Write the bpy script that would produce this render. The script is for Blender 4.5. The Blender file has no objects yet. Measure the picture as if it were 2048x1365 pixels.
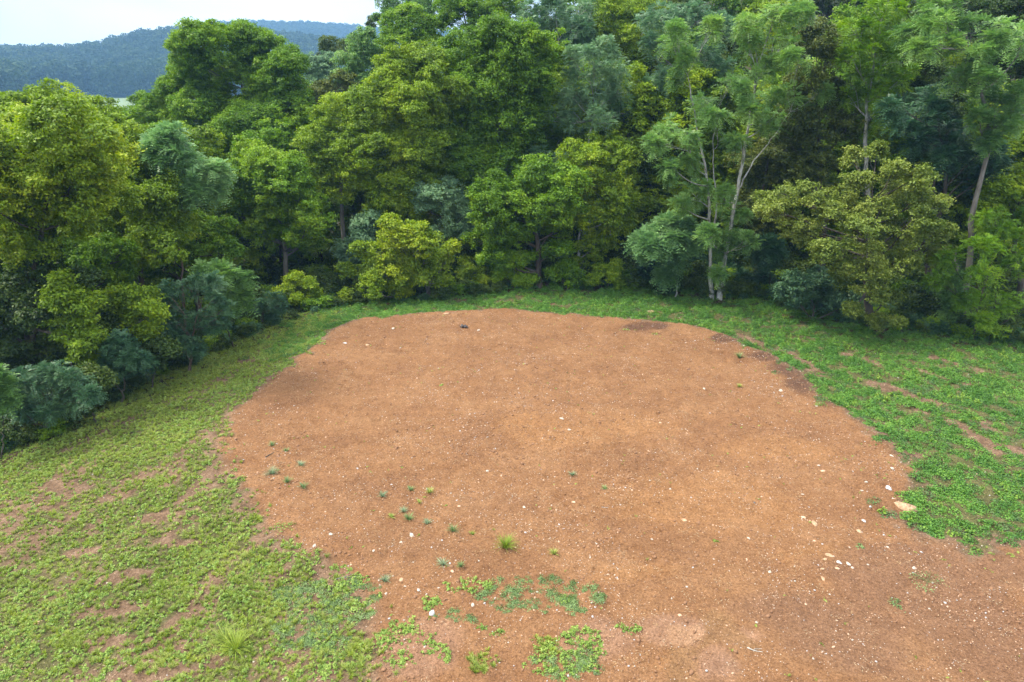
import bpy, math
import numpy as np
from mathutils import Vector

# ------------------------------------------------------------------ camera, world, sun, exposure
sc = bpy.context.scene
COL = sc.collection
CAM_Z = 13.0
PITCH = math.radians(20.6)
F = 1365.33                     # focal length in photo pixels (24 mm lens, 36 mm sensor, 2048 px)
CP, SP = math.cos(PITCH), math.sin(PITCH)
cd = bpy.data.cameras.new('camera'); cam = bpy.data.objects.new('camera', cd); COL.objects.link(cam)
cd.lens = 24.0; cd.sensor_width = 36.0; cd.clip_start = 0.1; cd.clip_end = 6000
cam.location = (0, 0, CAM_Z); cam.rotation_euler = (math.pi/2 - PITCH, 0, 0)
sc.camera = cam

SUN_EL, SUN_AZ = math.radians(56), math.radians(-92)      # azimuth from +Y towards +X
w = bpy.data.worlds.new('World'); sc.world = w; w.use_nodes = True
nt = w.node_tree; nt.nodes.clear(); N = nt.nodes.new; L = nt.links.new
out = N('ShaderNodeOutputWorld'); bgd = N('ShaderNodeBackground'); L(bgd.outputs[0], out.inputs[0])
sky = N('ShaderNodeTexSky'); sky.sky_type = 'NISHITA'; sky.sun_disc = False
sky.sun_elevation = SUN_EL; sky.sun_rotation = SUN_AZ
tc = N('ShaderNodeTexCoord'); sep = N('ShaderNodeSeparateXYZ'); L(tc.outputs['Generated'], sep.inputs[0])
zr = N('ShaderNodeMapRange'); L(sep.outputs['Z'], zr.inputs[0]); zr.inputs[1].default_value = 0; zr.inputs[2].default_value = 1
zr.inputs[3].default_value = 5.4; zr.inputs[4].default_value = 16.5      # overcast: the zenith is brighter than the horizon
mp = N('ShaderNodeMapping'); L(tc.outputs['Generated'], mp.inputs[0]); mp.inputs['Scale'].default_value = (1.6, 1.6, 5.0)
nz = N('ShaderNodeTexNoise'); L(mp.outputs[0], nz.inputs['Vector']); nz.inputs['Scale'].default_value = 1.7; nz.inputs['Detail'].default_value = 5
nz.inputs['Roughness'].default_value = 0.5; nz.inputs['Distortion'].default_value = 0.4
cr = N('ShaderNodeValToRGB'); L(nz.outputs[0], cr.inputs[0])
cr.color_ramp.elements[0].position = 0.36; cr.color_ramp.elements[0].color = (0.83, 0.855, 0.90, 1)
cr.color_ramp.elements[1].position = 0.66; cr.color_ramp.elements[1].color = (1.16, 1.13, 1.09, 1)
mul = N('ShaderNodeVectorMath'); mul.operation = 'SCALE'; L(cr.outputs[0], mul.inputs[0]); L(zr.outputs[0], mul.inputs['Scale'])
mx = N('ShaderNodeMix'); mx.data_type = 'RGBA'; mx.inputs[0].default_value = 0.96
L(sky.outputs[0], mx.inputs[6]); L(mul.outputs[0], mx.inputs[7]); L(mx.outputs[2], bgd.inputs[0])
bgd.inputs[1].default_value = 0.10

sd = bpy.data.lights.new('sun', 'SUN'); sun = bpy.data.objects.new('sun', sd); COL.objects.link(sun)
sd.energy = 3.0; sd.angle = math.radians(12); sd.color = (1.0, 0.93, 0.79)
sv = Vector((math.sin(SUN_AZ)*math.cos(SUN_EL), math.cos(SUN_AZ)*math.cos(SUN_EL), math.sin(SUN_EL)))
sun.rotation_euler = sv.to_track_quat('Z', 'Y').to_euler(); sun.location = (-40, 30, 80)

vs = sc.view_settings
vs.view_transform = 'Standard'; vs.look = 'None'; vs.gamma = 1.0; vs.use_curve_mapping = False
vs.exposure = 1.18
cy = sc.cycles
cy.max_bounces = 5; cy.diffuse_bounces = 3; cy.glossy_bounces = 1; cy.transmission_bounces = 3; cy.volume_bounces = 1
cy.transparent_max_bounces = 4; cy.caustics_reflective = False; cy.caustics_refractive = False
cy.use_denoising = True; cy.denoiser = 'OPENIMAGEDENOISE'; cy.denoising_input_passes = 'RGB_ALBEDO_NORMAL'; cy.denoising_prefilter = 'NONE'

# ------------------------------------------------------------------ numeric helpers
def lattice(ix, iy, seed):
    h = (ix.astype(np.int64)*374761393 + iy.astype(np.int64)*668265263 + seed*1442695041) & 0x7fffffff
    h = (h ^ (h >> 13)) * 1274126177 & 0x7fffffff
    h = h ^ (h >> 16)
    return (h % 100003) / 100003.0
def vnoise(x, y, seed=0):
    x = np.asarray(x, float); y = np.asarray(y, float)
    ix = np.floor(x); iy = np.floor(y); fx = x-ix; fy = y-iy
    fx = fx*fx*(3-2*fx); fy = fy*fy*(3-2*fy)
    a = lattice(ix, iy, seed); b = lattice(ix+1, iy, seed); c = lattice(ix, iy+1, seed); d = lattice(ix+1, iy+1, seed)
    return (a*(1-fx)+b*fx)*(1-fy) + (c*(1-fx)+d*fx)*fy
def fbm(x, y, seed=0, octv=4, gain=0.5):
    s = 0; a = 1; t = 0
    for k in range(octv):
        s = s + a*vnoise(x*2**k+17.3*k, y*2**k-9.1*k, seed+k); t += a; a *= gain
    return s/t
def sstep(a, b, x):
    t = np.clip((np.asarray(x, float)-a)/(b-a), 0, 1); return t*t*(3-2*t)

def ray(px, py):
    cx, cy_ = (px-1024)/F, (682.5-py)/F
    return np.array([cx, CP + cy_*SP, -SP + cy_*CP])
def on_plane(px, py, z=0.0):
    d = ray(px, py); t = (z-CAM_Z)/d[2]; return (d[0]*t, d[1]*t)
def poly_sdf(x, y, poly):          # positive outside
    x = np.asarray(x, float); y = np.asarray(y, float)
    p = np.array(poly); q = np.roll(p, -1, 0)
    best = np.full(x.shape, 1e9); ins = np.zeros(x.shape, bool)
    for (ax, ay), (bx, by) in zip(p, q):
        dx, dy = bx-ax, by-ay
        t = np.clip(((x-ax)*dx+(y-ay)*dy)/(dx*dx+dy*dy+1e-9), 0, 1)
        best = np.minimum(best, (x-ax-t*dx)**2+(y-ay-t*dy)**2)
        c = ((ay > y) != (by > y)) & (x < (bx-ax)*(y-ay)/(by-ay+1e-12)+ax)
        ins ^= c
    d = np.sqrt(best); return np.where(ins, -d, d)

PAD_PX = [(720,640),(800,632),(900,625),(1010,622),(1100,628),(1200,634),(1290,645),(1370,652),(1430,668),(1480,690),(1540,712),
          (1590,742),(1640,790),(1700,840),(1770,890),(1825,940),(1812,985),(1800,1040),(1820,1078),(1900,1100),(2048,1108),(2400,1130),(2400,1500),
          (820,1500),(790,1365),(765,1260),(740,1180),(640,1110),(555,1060),(500,995),(455,930),(440,885),(478,830),(530,775),(575,735),(635,695),(675,660)]
PAD = [on_plane(*p) for p in PAD_PX]
EDGE_PX = [(-900,1400),(-300,1000),(0,868),(120,830),(200,790),(300,742),(400,697),(520,640),(640,600),(760,590),(860,590),(1000,582),(1130,575),(1270,585),(1430,598),(1560,615),(1680,648),(1800,668),(1900,680),(2048,690),(2500,760)]
EDGE = [on_plane(*p) for p in EDGE_PX]
FOREST = EDGE + [(200, 20), (200, 400), (-300, 400), (-300, 5)]

SK1 = [(-900,130),(-200,100),(0,97),(60,101),(150,100),(200,92),(250,76),(330,64),(420,58),(500,60),(600,75),(760,95),(1000,110),(2600,130)]
SK2 = [(-900,150),(-200,140),(150,130),(300,80),(380,58),(430,47),(520,45),(620,47),(700,52),(760,58),(1000,70),(2600,90)]
def sky_fn(sk, R, treeh):
    az, hh = [], []
    for p in sk:
        d = ray(*p); az.append(math.atan2(d[0], d[1])); hh.append(CAM_Z + R*d[2]/math.hypot(d[0], d[1]) - treeh)
    return np.array(az), np.array(hh)
HS = 2.0
A1, H1 = sky_fn(SK1, 520*HS, 23); A2, H2 = sky_fn(SK2, 860*HS, 25)
def hill_h(x, y):
    R = np.hypot(x, y)/HS; az = np.arctan2(x, y)
    h1 = np.interp(az, A1, H1); h2 = np.interp(az, A2, H2)
    base = -8 + 9.5*sstep(170, 330, R)
    a = base + (h1-1.5)*sstep(345, 520, R)
    a = a - 35*sstep(540, 640, R)*sstep(660, 560, R)
    b = 20 + (h2-20)*sstep(600, 860, R) - 60*sstep(880, 1300, R)
    h = np.where(R < 600, np.maximum(a, -6), b)
    return h + 3*(fbm(x/60, y/60, 5, 3)-0.5)
def terrain(x, y, fine=False):
    x = np.asarray(x, float); y = np.asarray(y, float)
    d = poly_sdf(x, y, PAD)
    wl = sstep(2, -9, x)
    z = -0.13*np.clip(d, 0, 22)*wl - 0.12*sstep(0, 1.2, d)
    z = z + 0.10*sstep(0.9, 0.2, np.abs(d+0.3))*sstep(30, 36, y)          # low berm round the far rim
    rise = np.clip(y-47+0.10*np.abs(x-20), 0, 90)*0.34*sstep(-14, 22, x)
    sink = -0.05*np.clip(y-46, 0, 100)*sstep(-2, -18, x)
    z = z + rise + sink
    z = z + 0.35*(fbm(x/7, y/7, 3, 3)-0.5)*sstep(0, 3, d) + 0.10*(fbm(x/5, y/5, 4, 3)-0.5)
    R = np.hypot(x, y)
    z = z*(1-sstep(150, 260, R)) - 8*sstep(150, 260, R)
    return z
def hit(px, py):
    d = ray(px, py); t = np.arange(8, 260, 0.05)
    P = d[None]*t[:, None]; zt = terrain(P[:, 0], P[:, 1])
    i = np.argmax(CAM_Z+P[:, 2] < zt)
    return float(P[i, 0]), float(P[i, 1])
def col_at(px, Y):                     # ground point on the line of sight's azimuth through column px at distance Y
    z = -1.0
    for _ in range(4):
        dep = Y*CP + (CAM_Z-z)*SP; X = (px-1024)/F*dep; z = float(terrain(X, Y))
    return X, Y
def tz(x, y): return float(terrain(np.array([x]), np.array([y]))[0])

# ------------------------------------------------------------------ mesh helpers
def mesh_np(name, V, faces_list, attrs=None, smooth=False):
    """faces_list: list of int arrays (M,k)."""
    me = bpy.data.meshes.new(name)
    V = np.asarray(V, np.float32)
    me.vertices.add(len(V)); me.vertices.foreach_set('co', V.ravel())
    faces_list = [f for f in faces_list if len(f)]
    loops = np.concatenate([f.ravel() for f in faces_list]).astype(np.int32)
    tot = np.concatenate([np.full(len(f), f.shape[1]) for f in faces_list]).astype(np.int32)
    st = np.concatenate([[0], np.cumsum(tot)[:-1]]).astype(np.int32)
    me.loops.add(len(loops)); me.loops.foreach_set('vertex_index', loops)
    me.polygons.add(len(tot)); me.polygons.foreach_set('loop_start', st); me.polygons.foreach_set('loop_total', tot)
    if smooth: me.polygons.foreach_set('use_smooth', np.ones(len(tot), bool))
    me.update(calc_edges=True)
    for k, (dom, arr) in (attrs or {}).items():
        a = me.attributes.new(k, 'FLOAT', dom); a.data.foreach_set('value', np.asarray(arr, np.float32))
    return me
def link(name, me, mat=None, parent=None, loc=None):
    o = bpy.data.objects.new(name, me); COL.objects.link(o)
    if mat is not None and not me.materials: me.materials.append(mat)
    if parent is not None: o.parent = parent
    if loc is not None: o.location = loc
    return o
def tag(o, label=None, cat=None, group=None, kind=None):
    if label: o['label'] = label
    if cat: o['category'] = cat
    if group: o['group'] = group
    if kind: o['kind'] = kind
    return o
def nrm(v): return v/np.maximum(np.linalg.norm(v, axis=-1, keepdims=True), 1e-9)
class Acc:
    def __init__(s): s.V = []; s.Fs = []; s.n = 0; s.A = []
    def add(s, V, Fc, a=None):
        V = np.asarray(V, float); s.V.append(V); s.Fs.append(np.asarray(Fc)+s.n); s.n += len(V)
        s.A.append(np.full(len(Fc), 0.5) if a is None else a)
    def mesh(s, name, smooth=False):
        ks = sorted(set(f.shape[1] for f in s.Fs)); fl = []; al = []
        for k in ks:
            fl.append(np.concatenate([f for f in s.Fs if f.shape[1] == k])); al.append(np.concatenate([a for f, a in zip(s.Fs, s.A) if f.shape[1] == k]))
        return mesh_np(name, np.concatenate(s.V), fl, {'v': ('FACE', np.concatenate(al))}, smooth)
def tube(acc, pts, rad, sides=7):
    pts = np.asarray(pts, float); n = len(pts)
    t = nrm(np.gradient(pts, axis=0)); ref = np.array([0.31, 0.17, 0.93]) if abs(t[0, 2]) < 0.8 else np.array([1.0, 0.1, 0])
    u = nrm(np.cross(t, ref)); v = np.cross(t, u)
    a = np.linspace(0, 2*np.pi, sides, endpoint=False)
    V = pts[:, None] + np.asarray(rad)[:, None, None]*(u[:, None]*np.cos(a)[None, :, None] + v[:, None]*np.sin(a)[None, :, None])
    i = np.arange(n-1)[:, None]*sides; j = np.arange(sides)[None]; k = (j+1) % sides
    Fc = np.stack([i+j, i+k, i+sides+k, i+sides+j], -1).reshape(-1, 4)
    acc.add(V.reshape(-1, 3), Fc)
def smooth_path(P, n=24):
    P = np.asarray(P, float)
    for _ in range(3):
        Q = [P[0]]
        for a, b in zip(P[:-1], P[1:]): Q += [a*0.75+b*0.25, a*0.25+b*0.75]
        Q.append(P[-1]); P = np.array(Q)
    s = np.concatenate([[0], np.cumsum(np.linalg.norm(np.diff(P, axis=0), axis=1))]); u = np.linspace(0, s[-1], n)
    return np.stack([np.interp(u, s, P[:, k]) for k in range(3)], 1)
def rdir(rng, n, up=0.0):
    v = nrm(rng.normal(size=(n, 3))); v[:, 2] += up; return nrm(v)
def leaf_quads(acc, rng, C, nd, L_, Wd, a):
    """diamond leaves folded along the midrib: C centres, nd rough normals."""
    n = len(C); t = nrm(np.cross(nd, rng.normal(size=(n, 3)))); b = np.cross(nd, t)
    L_ = np.broadcast_to(L_, (n,))[:, None]; Wd = np.broadcast_to(Wd, (n,))[:, None]
    f = nd*Wd*0.3
    V = np.stack([C-t*L_, C+b*Wd+f-t*L_*0.15, C+t*L_, C-b*Wd+f-t*L_*0.15], 1).reshape(-1, 3)
    acc.add(V, np.arange(4*n).reshape(n, 4), a)
def fronds(acc, rng, O, D, length, pairs, lf, a):
    """pinnate leaves: O origins, D directions."""
    n = len(O); side = nrm(np.cross(D, np.array([0, 0, 1.0])+0.15*rng.normal(size=(n, 3)))); upv = np.cross(side, D)
    length = np.broadcast_to(length, (n,))
    for k in range(pairs):
        t = 0.18+0.82*(k+0.5)/pairs
        P = O + D*(length*t)[:, None]; P[:, 2] -= 0.35*length*t*t
        s = lf*(1.0-0.45*abs(t-0.5))
        for sg in (-1, 1):
            d = nrm(side*sg + D*0.35 - upv*0.25 + 0.12*rng.normal(size=(n, 3)))*s
            wv = D*(s*0.20)
            V = np.stack([P, P+d*0.45+wv, P+d, P+d*0.45-wv], 1).reshape(-1, 3)
            acc.add(V, np.arange(4*n).reshape(n, 4), np.clip(a+rng.uniform(-.08, .08, n), 0, 1))

# ------------------------------------------------------------------ materials
def newmat(name):
    m = bpy.data.materials.new(name); m.use_nodes = True; t = m.node_tree; t.nodes.clear()
    return m, t, t.nodes.new, t.links.new
def ramp(N, L, src, stops):
    r = N('ShaderNodeValToRGB'); L(src, r.inputs[0]); e = r.color_ramp.elements
    while len(e) < len(stops): e.new(0.5)
    for q, (p, c) in zip(e, stops): q.position = p; q.color = (*c, 1)
    return r.outputs[0]
def foliage_mat(name, cols, transl=0.35, rough=0.55, wscale=0.35, spec=0.35, patch=0.35):
    """cols: three linear colours for leaf-to-leaf variation; a slow world noise shifts whole branches."""
    m, t, N, L = newmat(name)
    at = N('ShaderNodeAttribute'); at.attribute_name = 'v'
    g = N('ShaderNodeNewGeometry'); nz = N('ShaderNodeTexNoise'); L(g.outputs['Position'], nz.inputs['Vector']); nz.inputs['Scale'].default_value = wscale; nz.inputs['Detail'].default_value = 3
    mr = N('ShaderNodeMapRange'); L(nz.outputs[0], mr.inputs[0]); mr.inputs[1].default_value = 0.3; mr.inputs[2].default_value = 0.7
    mr.inputs[3].default_value = -patch; mr.inputs[4].default_value = patch
    oi = N('ShaderNodeObjectInfo'); om = N('ShaderNodeMath'); om.operation = 'MULTIPLY_ADD'; L(oi.outputs['Random'], om.inputs[0]); om.inputs[1].default_value = 0.24; om.inputs[2].default_value = -0.12
    ad = N('ShaderNodeMath'); ad.operation = 'ADD'; L(at.outputs['Fac'], ad.inputs[0]); L(mr.outputs[0], ad.inputs[1])
    ad2 = N('ShaderNodeMath'); ad2.operation = 'ADD'; L(ad.outputs[0], ad2.inputs[0]); L(om.outputs[0], ad2.inputs[1])
    c = ramp(N, L, ad2.outputs[0], [(0.08, cols[0]), (0.5, cols[1]), (0.92, cols[2])])
    p = N('ShaderNodeBsdfPrincipled'); L(c, p.inputs['Base Color']); p.inputs['Roughness'].default_value = rough; p.inputs['Specular IOR Level'].default_value = spec
    tr = N('ShaderNodeBsdfTranslucent'); hs = N('ShaderNodeHueSaturation'); L(c, hs.inputs['Color']); hs.inputs['Hue'].default_value = 0.50; hs.inputs['Saturation'].default_value = 1.1; hs.inputs['Value'].default_value = 1.3
    L(hs.outputs[0], tr.inputs[0])
    ms = N('ShaderNodeMixShader'); ms.inputs[0].default_value = transl; L(p.outputs[0], ms.inputs[1]); L(tr.outputs[0], ms.inputs[2])
    o = N('ShaderNodeOutputMaterial'); L(ms.outputs[0], o.inputs[0]); return m
def bark_mat(name, c1, c2, scale=3.0):
    m, t, N, L = newmat(name)
    tc = N('ShaderNodeTexCoord'); mp = N('ShaderNodeMapping'); L(tc.outputs['Object'], mp.inputs[0]); mp.inputs['Scale'].default_value = (1, 1, 0.25)
    nz = N('ShaderNodeTexNoise'); L(mp.outputs[0], nz.inputs['Vector']); nz.inputs['Scale'].default_value = scale; nz.inputs['Detail'].default_value = 6; nz.inputs['Roughness'].default_value = 0.7
    c = ramp(N, L, nz.outputs[0], [(0.35, c1), (0.62, c2)])
    p = N('ShaderNodeBsdfPrincipled'); L(c, p.inputs['Base Color']); p.inputs['Roughness'].default_value = 0.9
    b = N('ShaderNodeBump'); b.inputs['Strength'].default_value = 0.7; b.inputs['Distance'].default_value = 0.03; L(nz.outputs[0], b.inputs['Height']); L(b.outputs[0], p.inputs['Normal'])
    o = N('ShaderNodeOutputMaterial'); L(p.outputs[0], o.inputs[0]); return m
def stone_mat(name, c1, c2, scale=14):
    m, t, N, L = newmat(name)
    tc = N('ShaderNodeTexCoord'); nz = N('ShaderNodeTexNoise'); L(tc.outputs['Object'], nz.inputs['Vector']); nz.inputs['Scale'].default_value = scale; nz.inputs['Detail'].default_value = 5
    c = ramp(N, L, nz.outputs[0], [(0.38, c1), (0.6, c2)])
    p = N('ShaderNodeBsdfPrincipled'); L(c, p.inputs['Base Color']); p.inputs['Roughness'].default_value = 0.85
    b = N('ShaderNodeBump'); b.inputs['Strength'].default_value = 0.5; b.inputs['Distance'].default_value = 0.01; L(nz.outputs[0], b.inputs['Height']); L(b.outputs[0], p.inputs['Normal'])
    o = N('ShaderNodeOutputMaterial'); L(p.outputs[0], o.inputs[0]); return m

LM = {
 'pl':  foliage_mat('pale_green_leaves', [(.11,.22,.075), (.19,.34,.125), (.29,.44,.17)], .35, .42),
 'yg':  foliage_mat('yellow_green_leaves', [(.095,.170,.007), (.185,.295,.010), (.31,.40,.014)], .35),
 'ylw': foliage_mat('autumn_yellow_leaves', [(.100,.180,.008), (.195,.30,.011), (.33,.40,.016)], .35),
 'mg':  foliage_mat('mid_green_leaves', [(.064,.142,.006), (.130,.260,.009), (.23,.35,.013)], .35),
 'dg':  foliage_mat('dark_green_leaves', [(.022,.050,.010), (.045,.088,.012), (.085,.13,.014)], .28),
 'lg':  foliage_mat('fresh_light_green_leaves', [(.085,.175,.045), (.155,.29,.075), (.25,.39,.09)], .35, .42),
 'bg':  foliage_mat('blue_green_leaves', [(.070,.145,.070), (.125,.235,.115), (.20,.33,.15)], .25, .45),
 'tl':  foliage_mat('deep_teal_leaves', [(.026,.074,.034), (.050,.125,.056), (.090,.175,.075)], .22, .45),
 'ol':  foliage_mat('olive_brown_leaves', [(.080,.130,.014), (.150,.210,.026), (.24,.29,.05)], .3),
 'br':  foliage_mat('brownish_green_leaves', [(.048,.072,.011), (.090,.125,.016), (.16,.19,.028)], .25),
}
BK = {'grey': bark_mat('grey_bark', (.09,.08,.07), (.22,.20,.18)), 'dark': bark_mat('dark_bark', (.035,.028,.022), (.09,.075,.06)),
      'pale': bark_mat('pale_mottled_bark', (.12,.12,.10), (.50,.49,.45), 9), 'red': bark_mat('reddish_bark', (.07,.045,.035), (.16,.11,.085))}

# ------------------------------------------------------------------ ground
def blob(x, y, px, py, rx, ry):        # soft blob whose outline comes from an ellipse in the photo, laid on the ground
    cx, cyy = on_plane(px, py); ex = abs(on_plane(px+rx, py)[0]-cx); ey = abs(on_plane(px, py-ry)[1]-on_plane(px, py+ry)[1])/2
    q = ((x-cx)/ex)**2 + ((y-cyy)/ey)**2
    return q
def line_d(x, y, pts):
    P = [on_plane(*p) for p in pts]; best = np.full(np.shape(x), 1e9)
    for (ax, ay), (bx, by) in zip(P[:-1], P[1:]):
        dx, dy = bx-ax, by-ay; t = np.clip(((x-ax)*dx+(y-ay)*dy)/(dx*dx+dy*dy+1e-9), 0, 1)
        best = np.minimum(best, np.hypot(x-ax-t*dx, y-ay-t*dy))
    return best
TRACKS = [[(1690,702),(1730,716),(1770,730)], [(1868,713),(1910,722),(1955,737)], [(1850,742),(1930,762)], [(1745,762),(1810,778),(1880,806)], [(1880,830),(1930,852),(1992,892),(2048,950),(2120,1030)],
          [(2008,754),(2100,768)], [(1550,690),(1590,712),(1640,740)], [(1840,815),(1875,822)], [(1960,840),(2020,880),(2100,930)], [(1480,668),(1540,690)]]
def track_mask(x, y):
    m = np.zeros(np.shape(x))
    for k, tr in enumerate(TRACKS):
        d = line_d(x, y, tr) + 0.14 + 0.8*(fbm(x*1.1, y*1.1, 40+k, 3)-0.5)
        m = np.maximum(m, sstep(0.62, 0.2, d)*sstep(0.30, 0.42, fbm(x*0.8, y*0.8, 60+k, 3)))
    return m
BARE = [(320,1010,60,12),(240,1120,60,14),(150,1060,40,10),(210,1180,80,16),(360,1065,40,8),(530,1070,28,12),(90,930,35,8),(75,970,30,7),(300,1300,80,18),(200,1240,70,14),
        (440,740,30,5),(500,700,30,4),(510,850,22,6),(640,1330,30,14),(430,1290,25,14),(1880,1080,45,12),(1830,905,30,7),(690,1270,0.1,0.1),
        (1110,605,16,3),(1065,610,14,3),(905,588,30,3)]
def veg_density(x, y):
    """0..1 plant cover of the ground, as a function of place."""
    d = poly_sdf(x, y, PAD) + 1.7*(fbm(x*0.8, y*0.8, 11, 4)-0.5) + 1.1*(fbm(x*3, y*3, 12, 2)-0.5)
    v = sstep(-0.15, 0.7, d)
    left = sstep(0, -6, x)
    near = sstep(34, 20, y)*left                                  # thinner and patchier towards the camera on the left
    ua = .36*x+.93*y; wa = .93*x-.36*y
    n1 = fbm(ua*0.22, wa*0.75, 13, 4); n2 = fbm(ua*1.1, wa*2.2, 14, 3)
    thin = sstep(0.34, 0.56, 0.55*n1+0.45*n2)
    v = v*(1-near*0.74*(1-thin))
    v = v*(1-0.25*left*sstep(0.55, 0.40, n1))
    v = v*(1-0.92*track_mask(x, y))
    for b in BARE: v = v*(1-0.85*sstep(1.3, 0.5, blob(x, y, *b)+1.0*(n2-0.5)))
    return np.clip(v, 0, 1)
WET = [(1560,725,70,22),(1600,770,60,16),(1290,660,60,10),(1480,695,50,10),(780,1090,110,40),(700,1000,60,40),(1000,1010,90,26),(900,640,160,7)]
SILT = [(1345,1298),(1392,1294),(1412,1265),(1404,1235),(1425,1215),(1462,1232),(1478,1262),(1520,1298),(1478,1292),(1440,1284),(1402,1300),(1398,1345),(1394,1420),(1330,1420)]
CRUST = [(1335,1250),(1395,1246),(1408,1262),(1390,1292),(1350,1296),(1335,1280)]
DARKRIM = [(1530,715,34,10),(1570,740,40,16),(1610,775,40,18),(1660,800,30,12),(1290,655,44,7),(1455,680,30,8),(1850,960,14,14)]
DARKBROWN = [(1900,1150,260,60),(1800,1250,300,90),(1620,1230,160,50),(2048,1300,300,120),(1450,1330,40,20)]
PINK = [(1350,1260,70,28),(1430,1330,60,40),(1480,1270,60,20),(1180,1280,80,40),(830,1290,80,60)]
OCHRE = [(1790,1120,40,12),(1400,1000,180,60),(1150,860,180,40),(1640,1120,80,30),(1260,1150,90,20),(1340,1330,40,30),(1560,900,120,30)]
def sumblob(x, y, Ls, seed):
    n = fbm(x*0.8, y*0.8, seed, 4)-0.5; m = np.zeros(np.shape(x))
    for b in Ls: m = np.maximum(m, sstep(1.5, 0.3, blob(x, y, *b)+2.2*n))
    return m
def axis(lo, hi, step, far, g=1.22):
    a = list(np.arange(lo, hi, step)); s = step; v = a[-1]
    while v < far: s *= g; v += s; a.append(v)
    s = step; v = lo; b = []
    while v > -far: s *= g; v -= s; b.append(v)
    return np.array(b[::-1]+a)
xs = axis(-30, 32, 0.11, 1000); ys = axis(10.5, 50, 0.11, 1000)
X, Y = np.meshgrid(xs, ys); x = X.ravel(); y = Y.ravel()
Z = terrain(x, y)
dp = poly_sdf(x, y, PAD); inpad = sstep(0.6, -0.3, dp)
nearm = sstep(60, 50, y)*sstep(5, 12, y)*sstep(45, 36, np.abs(x))
# clods, drag marks and small ruts
Z += nearm*(0.055*(fbm(x*2.2, y*2.2, 21, 3)-0.5)*2 + 0.045*(fbm(x*6, y*6, 22, 2)-0.5)*2)
rut = np.abs(fbm((x*0.9+y*0.35)*0.5, (y*0.9-x*0.35)*2.6, 23, 3)-0.5)
Z -= nearm*inpad*0.075*sstep(0.035, 0.0, rut)*sstep(.45, .6, fbm(x*.3, y*.3, 26, 3))
ledge = fbm(x*0.35-y*0.1, y*1.3, 24, 3)
Z += nearm*inpad*0.08*sstep(0.50, 0.525, ledge)*sstep(.40, .60, fbm(x*.25+3, y*.25, 27, 3))
vd = veg_density(x, y)
nx, ny = len(xs), len(ys)
i = np.arange(ny-1)[:, None]*nx; j = np.arange(nx-1)[None]
Fg = np.stack([i+j, i+j+1, i+nx+j+1, i+nx+j], -1).reshape(-1, 4)
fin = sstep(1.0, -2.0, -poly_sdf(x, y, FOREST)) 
me = mesh_np('ground', np.stack([x, y, Z], 1), [Fg], {
    'veg': ('POINT', vd), 'wet': ('POINT', sumblob(x, y, WET, 31)), 'brown': ('POINT', sumblob(x, y, DARKBROWN, 32)),
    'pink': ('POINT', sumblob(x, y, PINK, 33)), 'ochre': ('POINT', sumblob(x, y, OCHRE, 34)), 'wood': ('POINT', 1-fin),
    'off': ('POINT', sstep(-0.1, 0.5, dp + 0.9*(fbm(x*0.9, y*0.9, 11, 4)-0.5))),
    'silt': ('POINT', sstep(.06, -.06, poly_sdf(x, y, [on_plane(*p) for p in SILT])+.25*(fbm(x*2, y*2, 37, 3)-.5))), 'crust': ('POINT', sstep(.06, -.06, poly_sdf(x, y, [on_plane(*p) for p in CRUST])+.35*(fbm(x*2, y*2, 38, 3)-.5))),
    'dark': ('POINT', sumblob(x, y, DARKRIM, 36)),
    'far': ('POINT', sstep(70, 140, np.hypot(x, y)))}, True)
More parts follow.
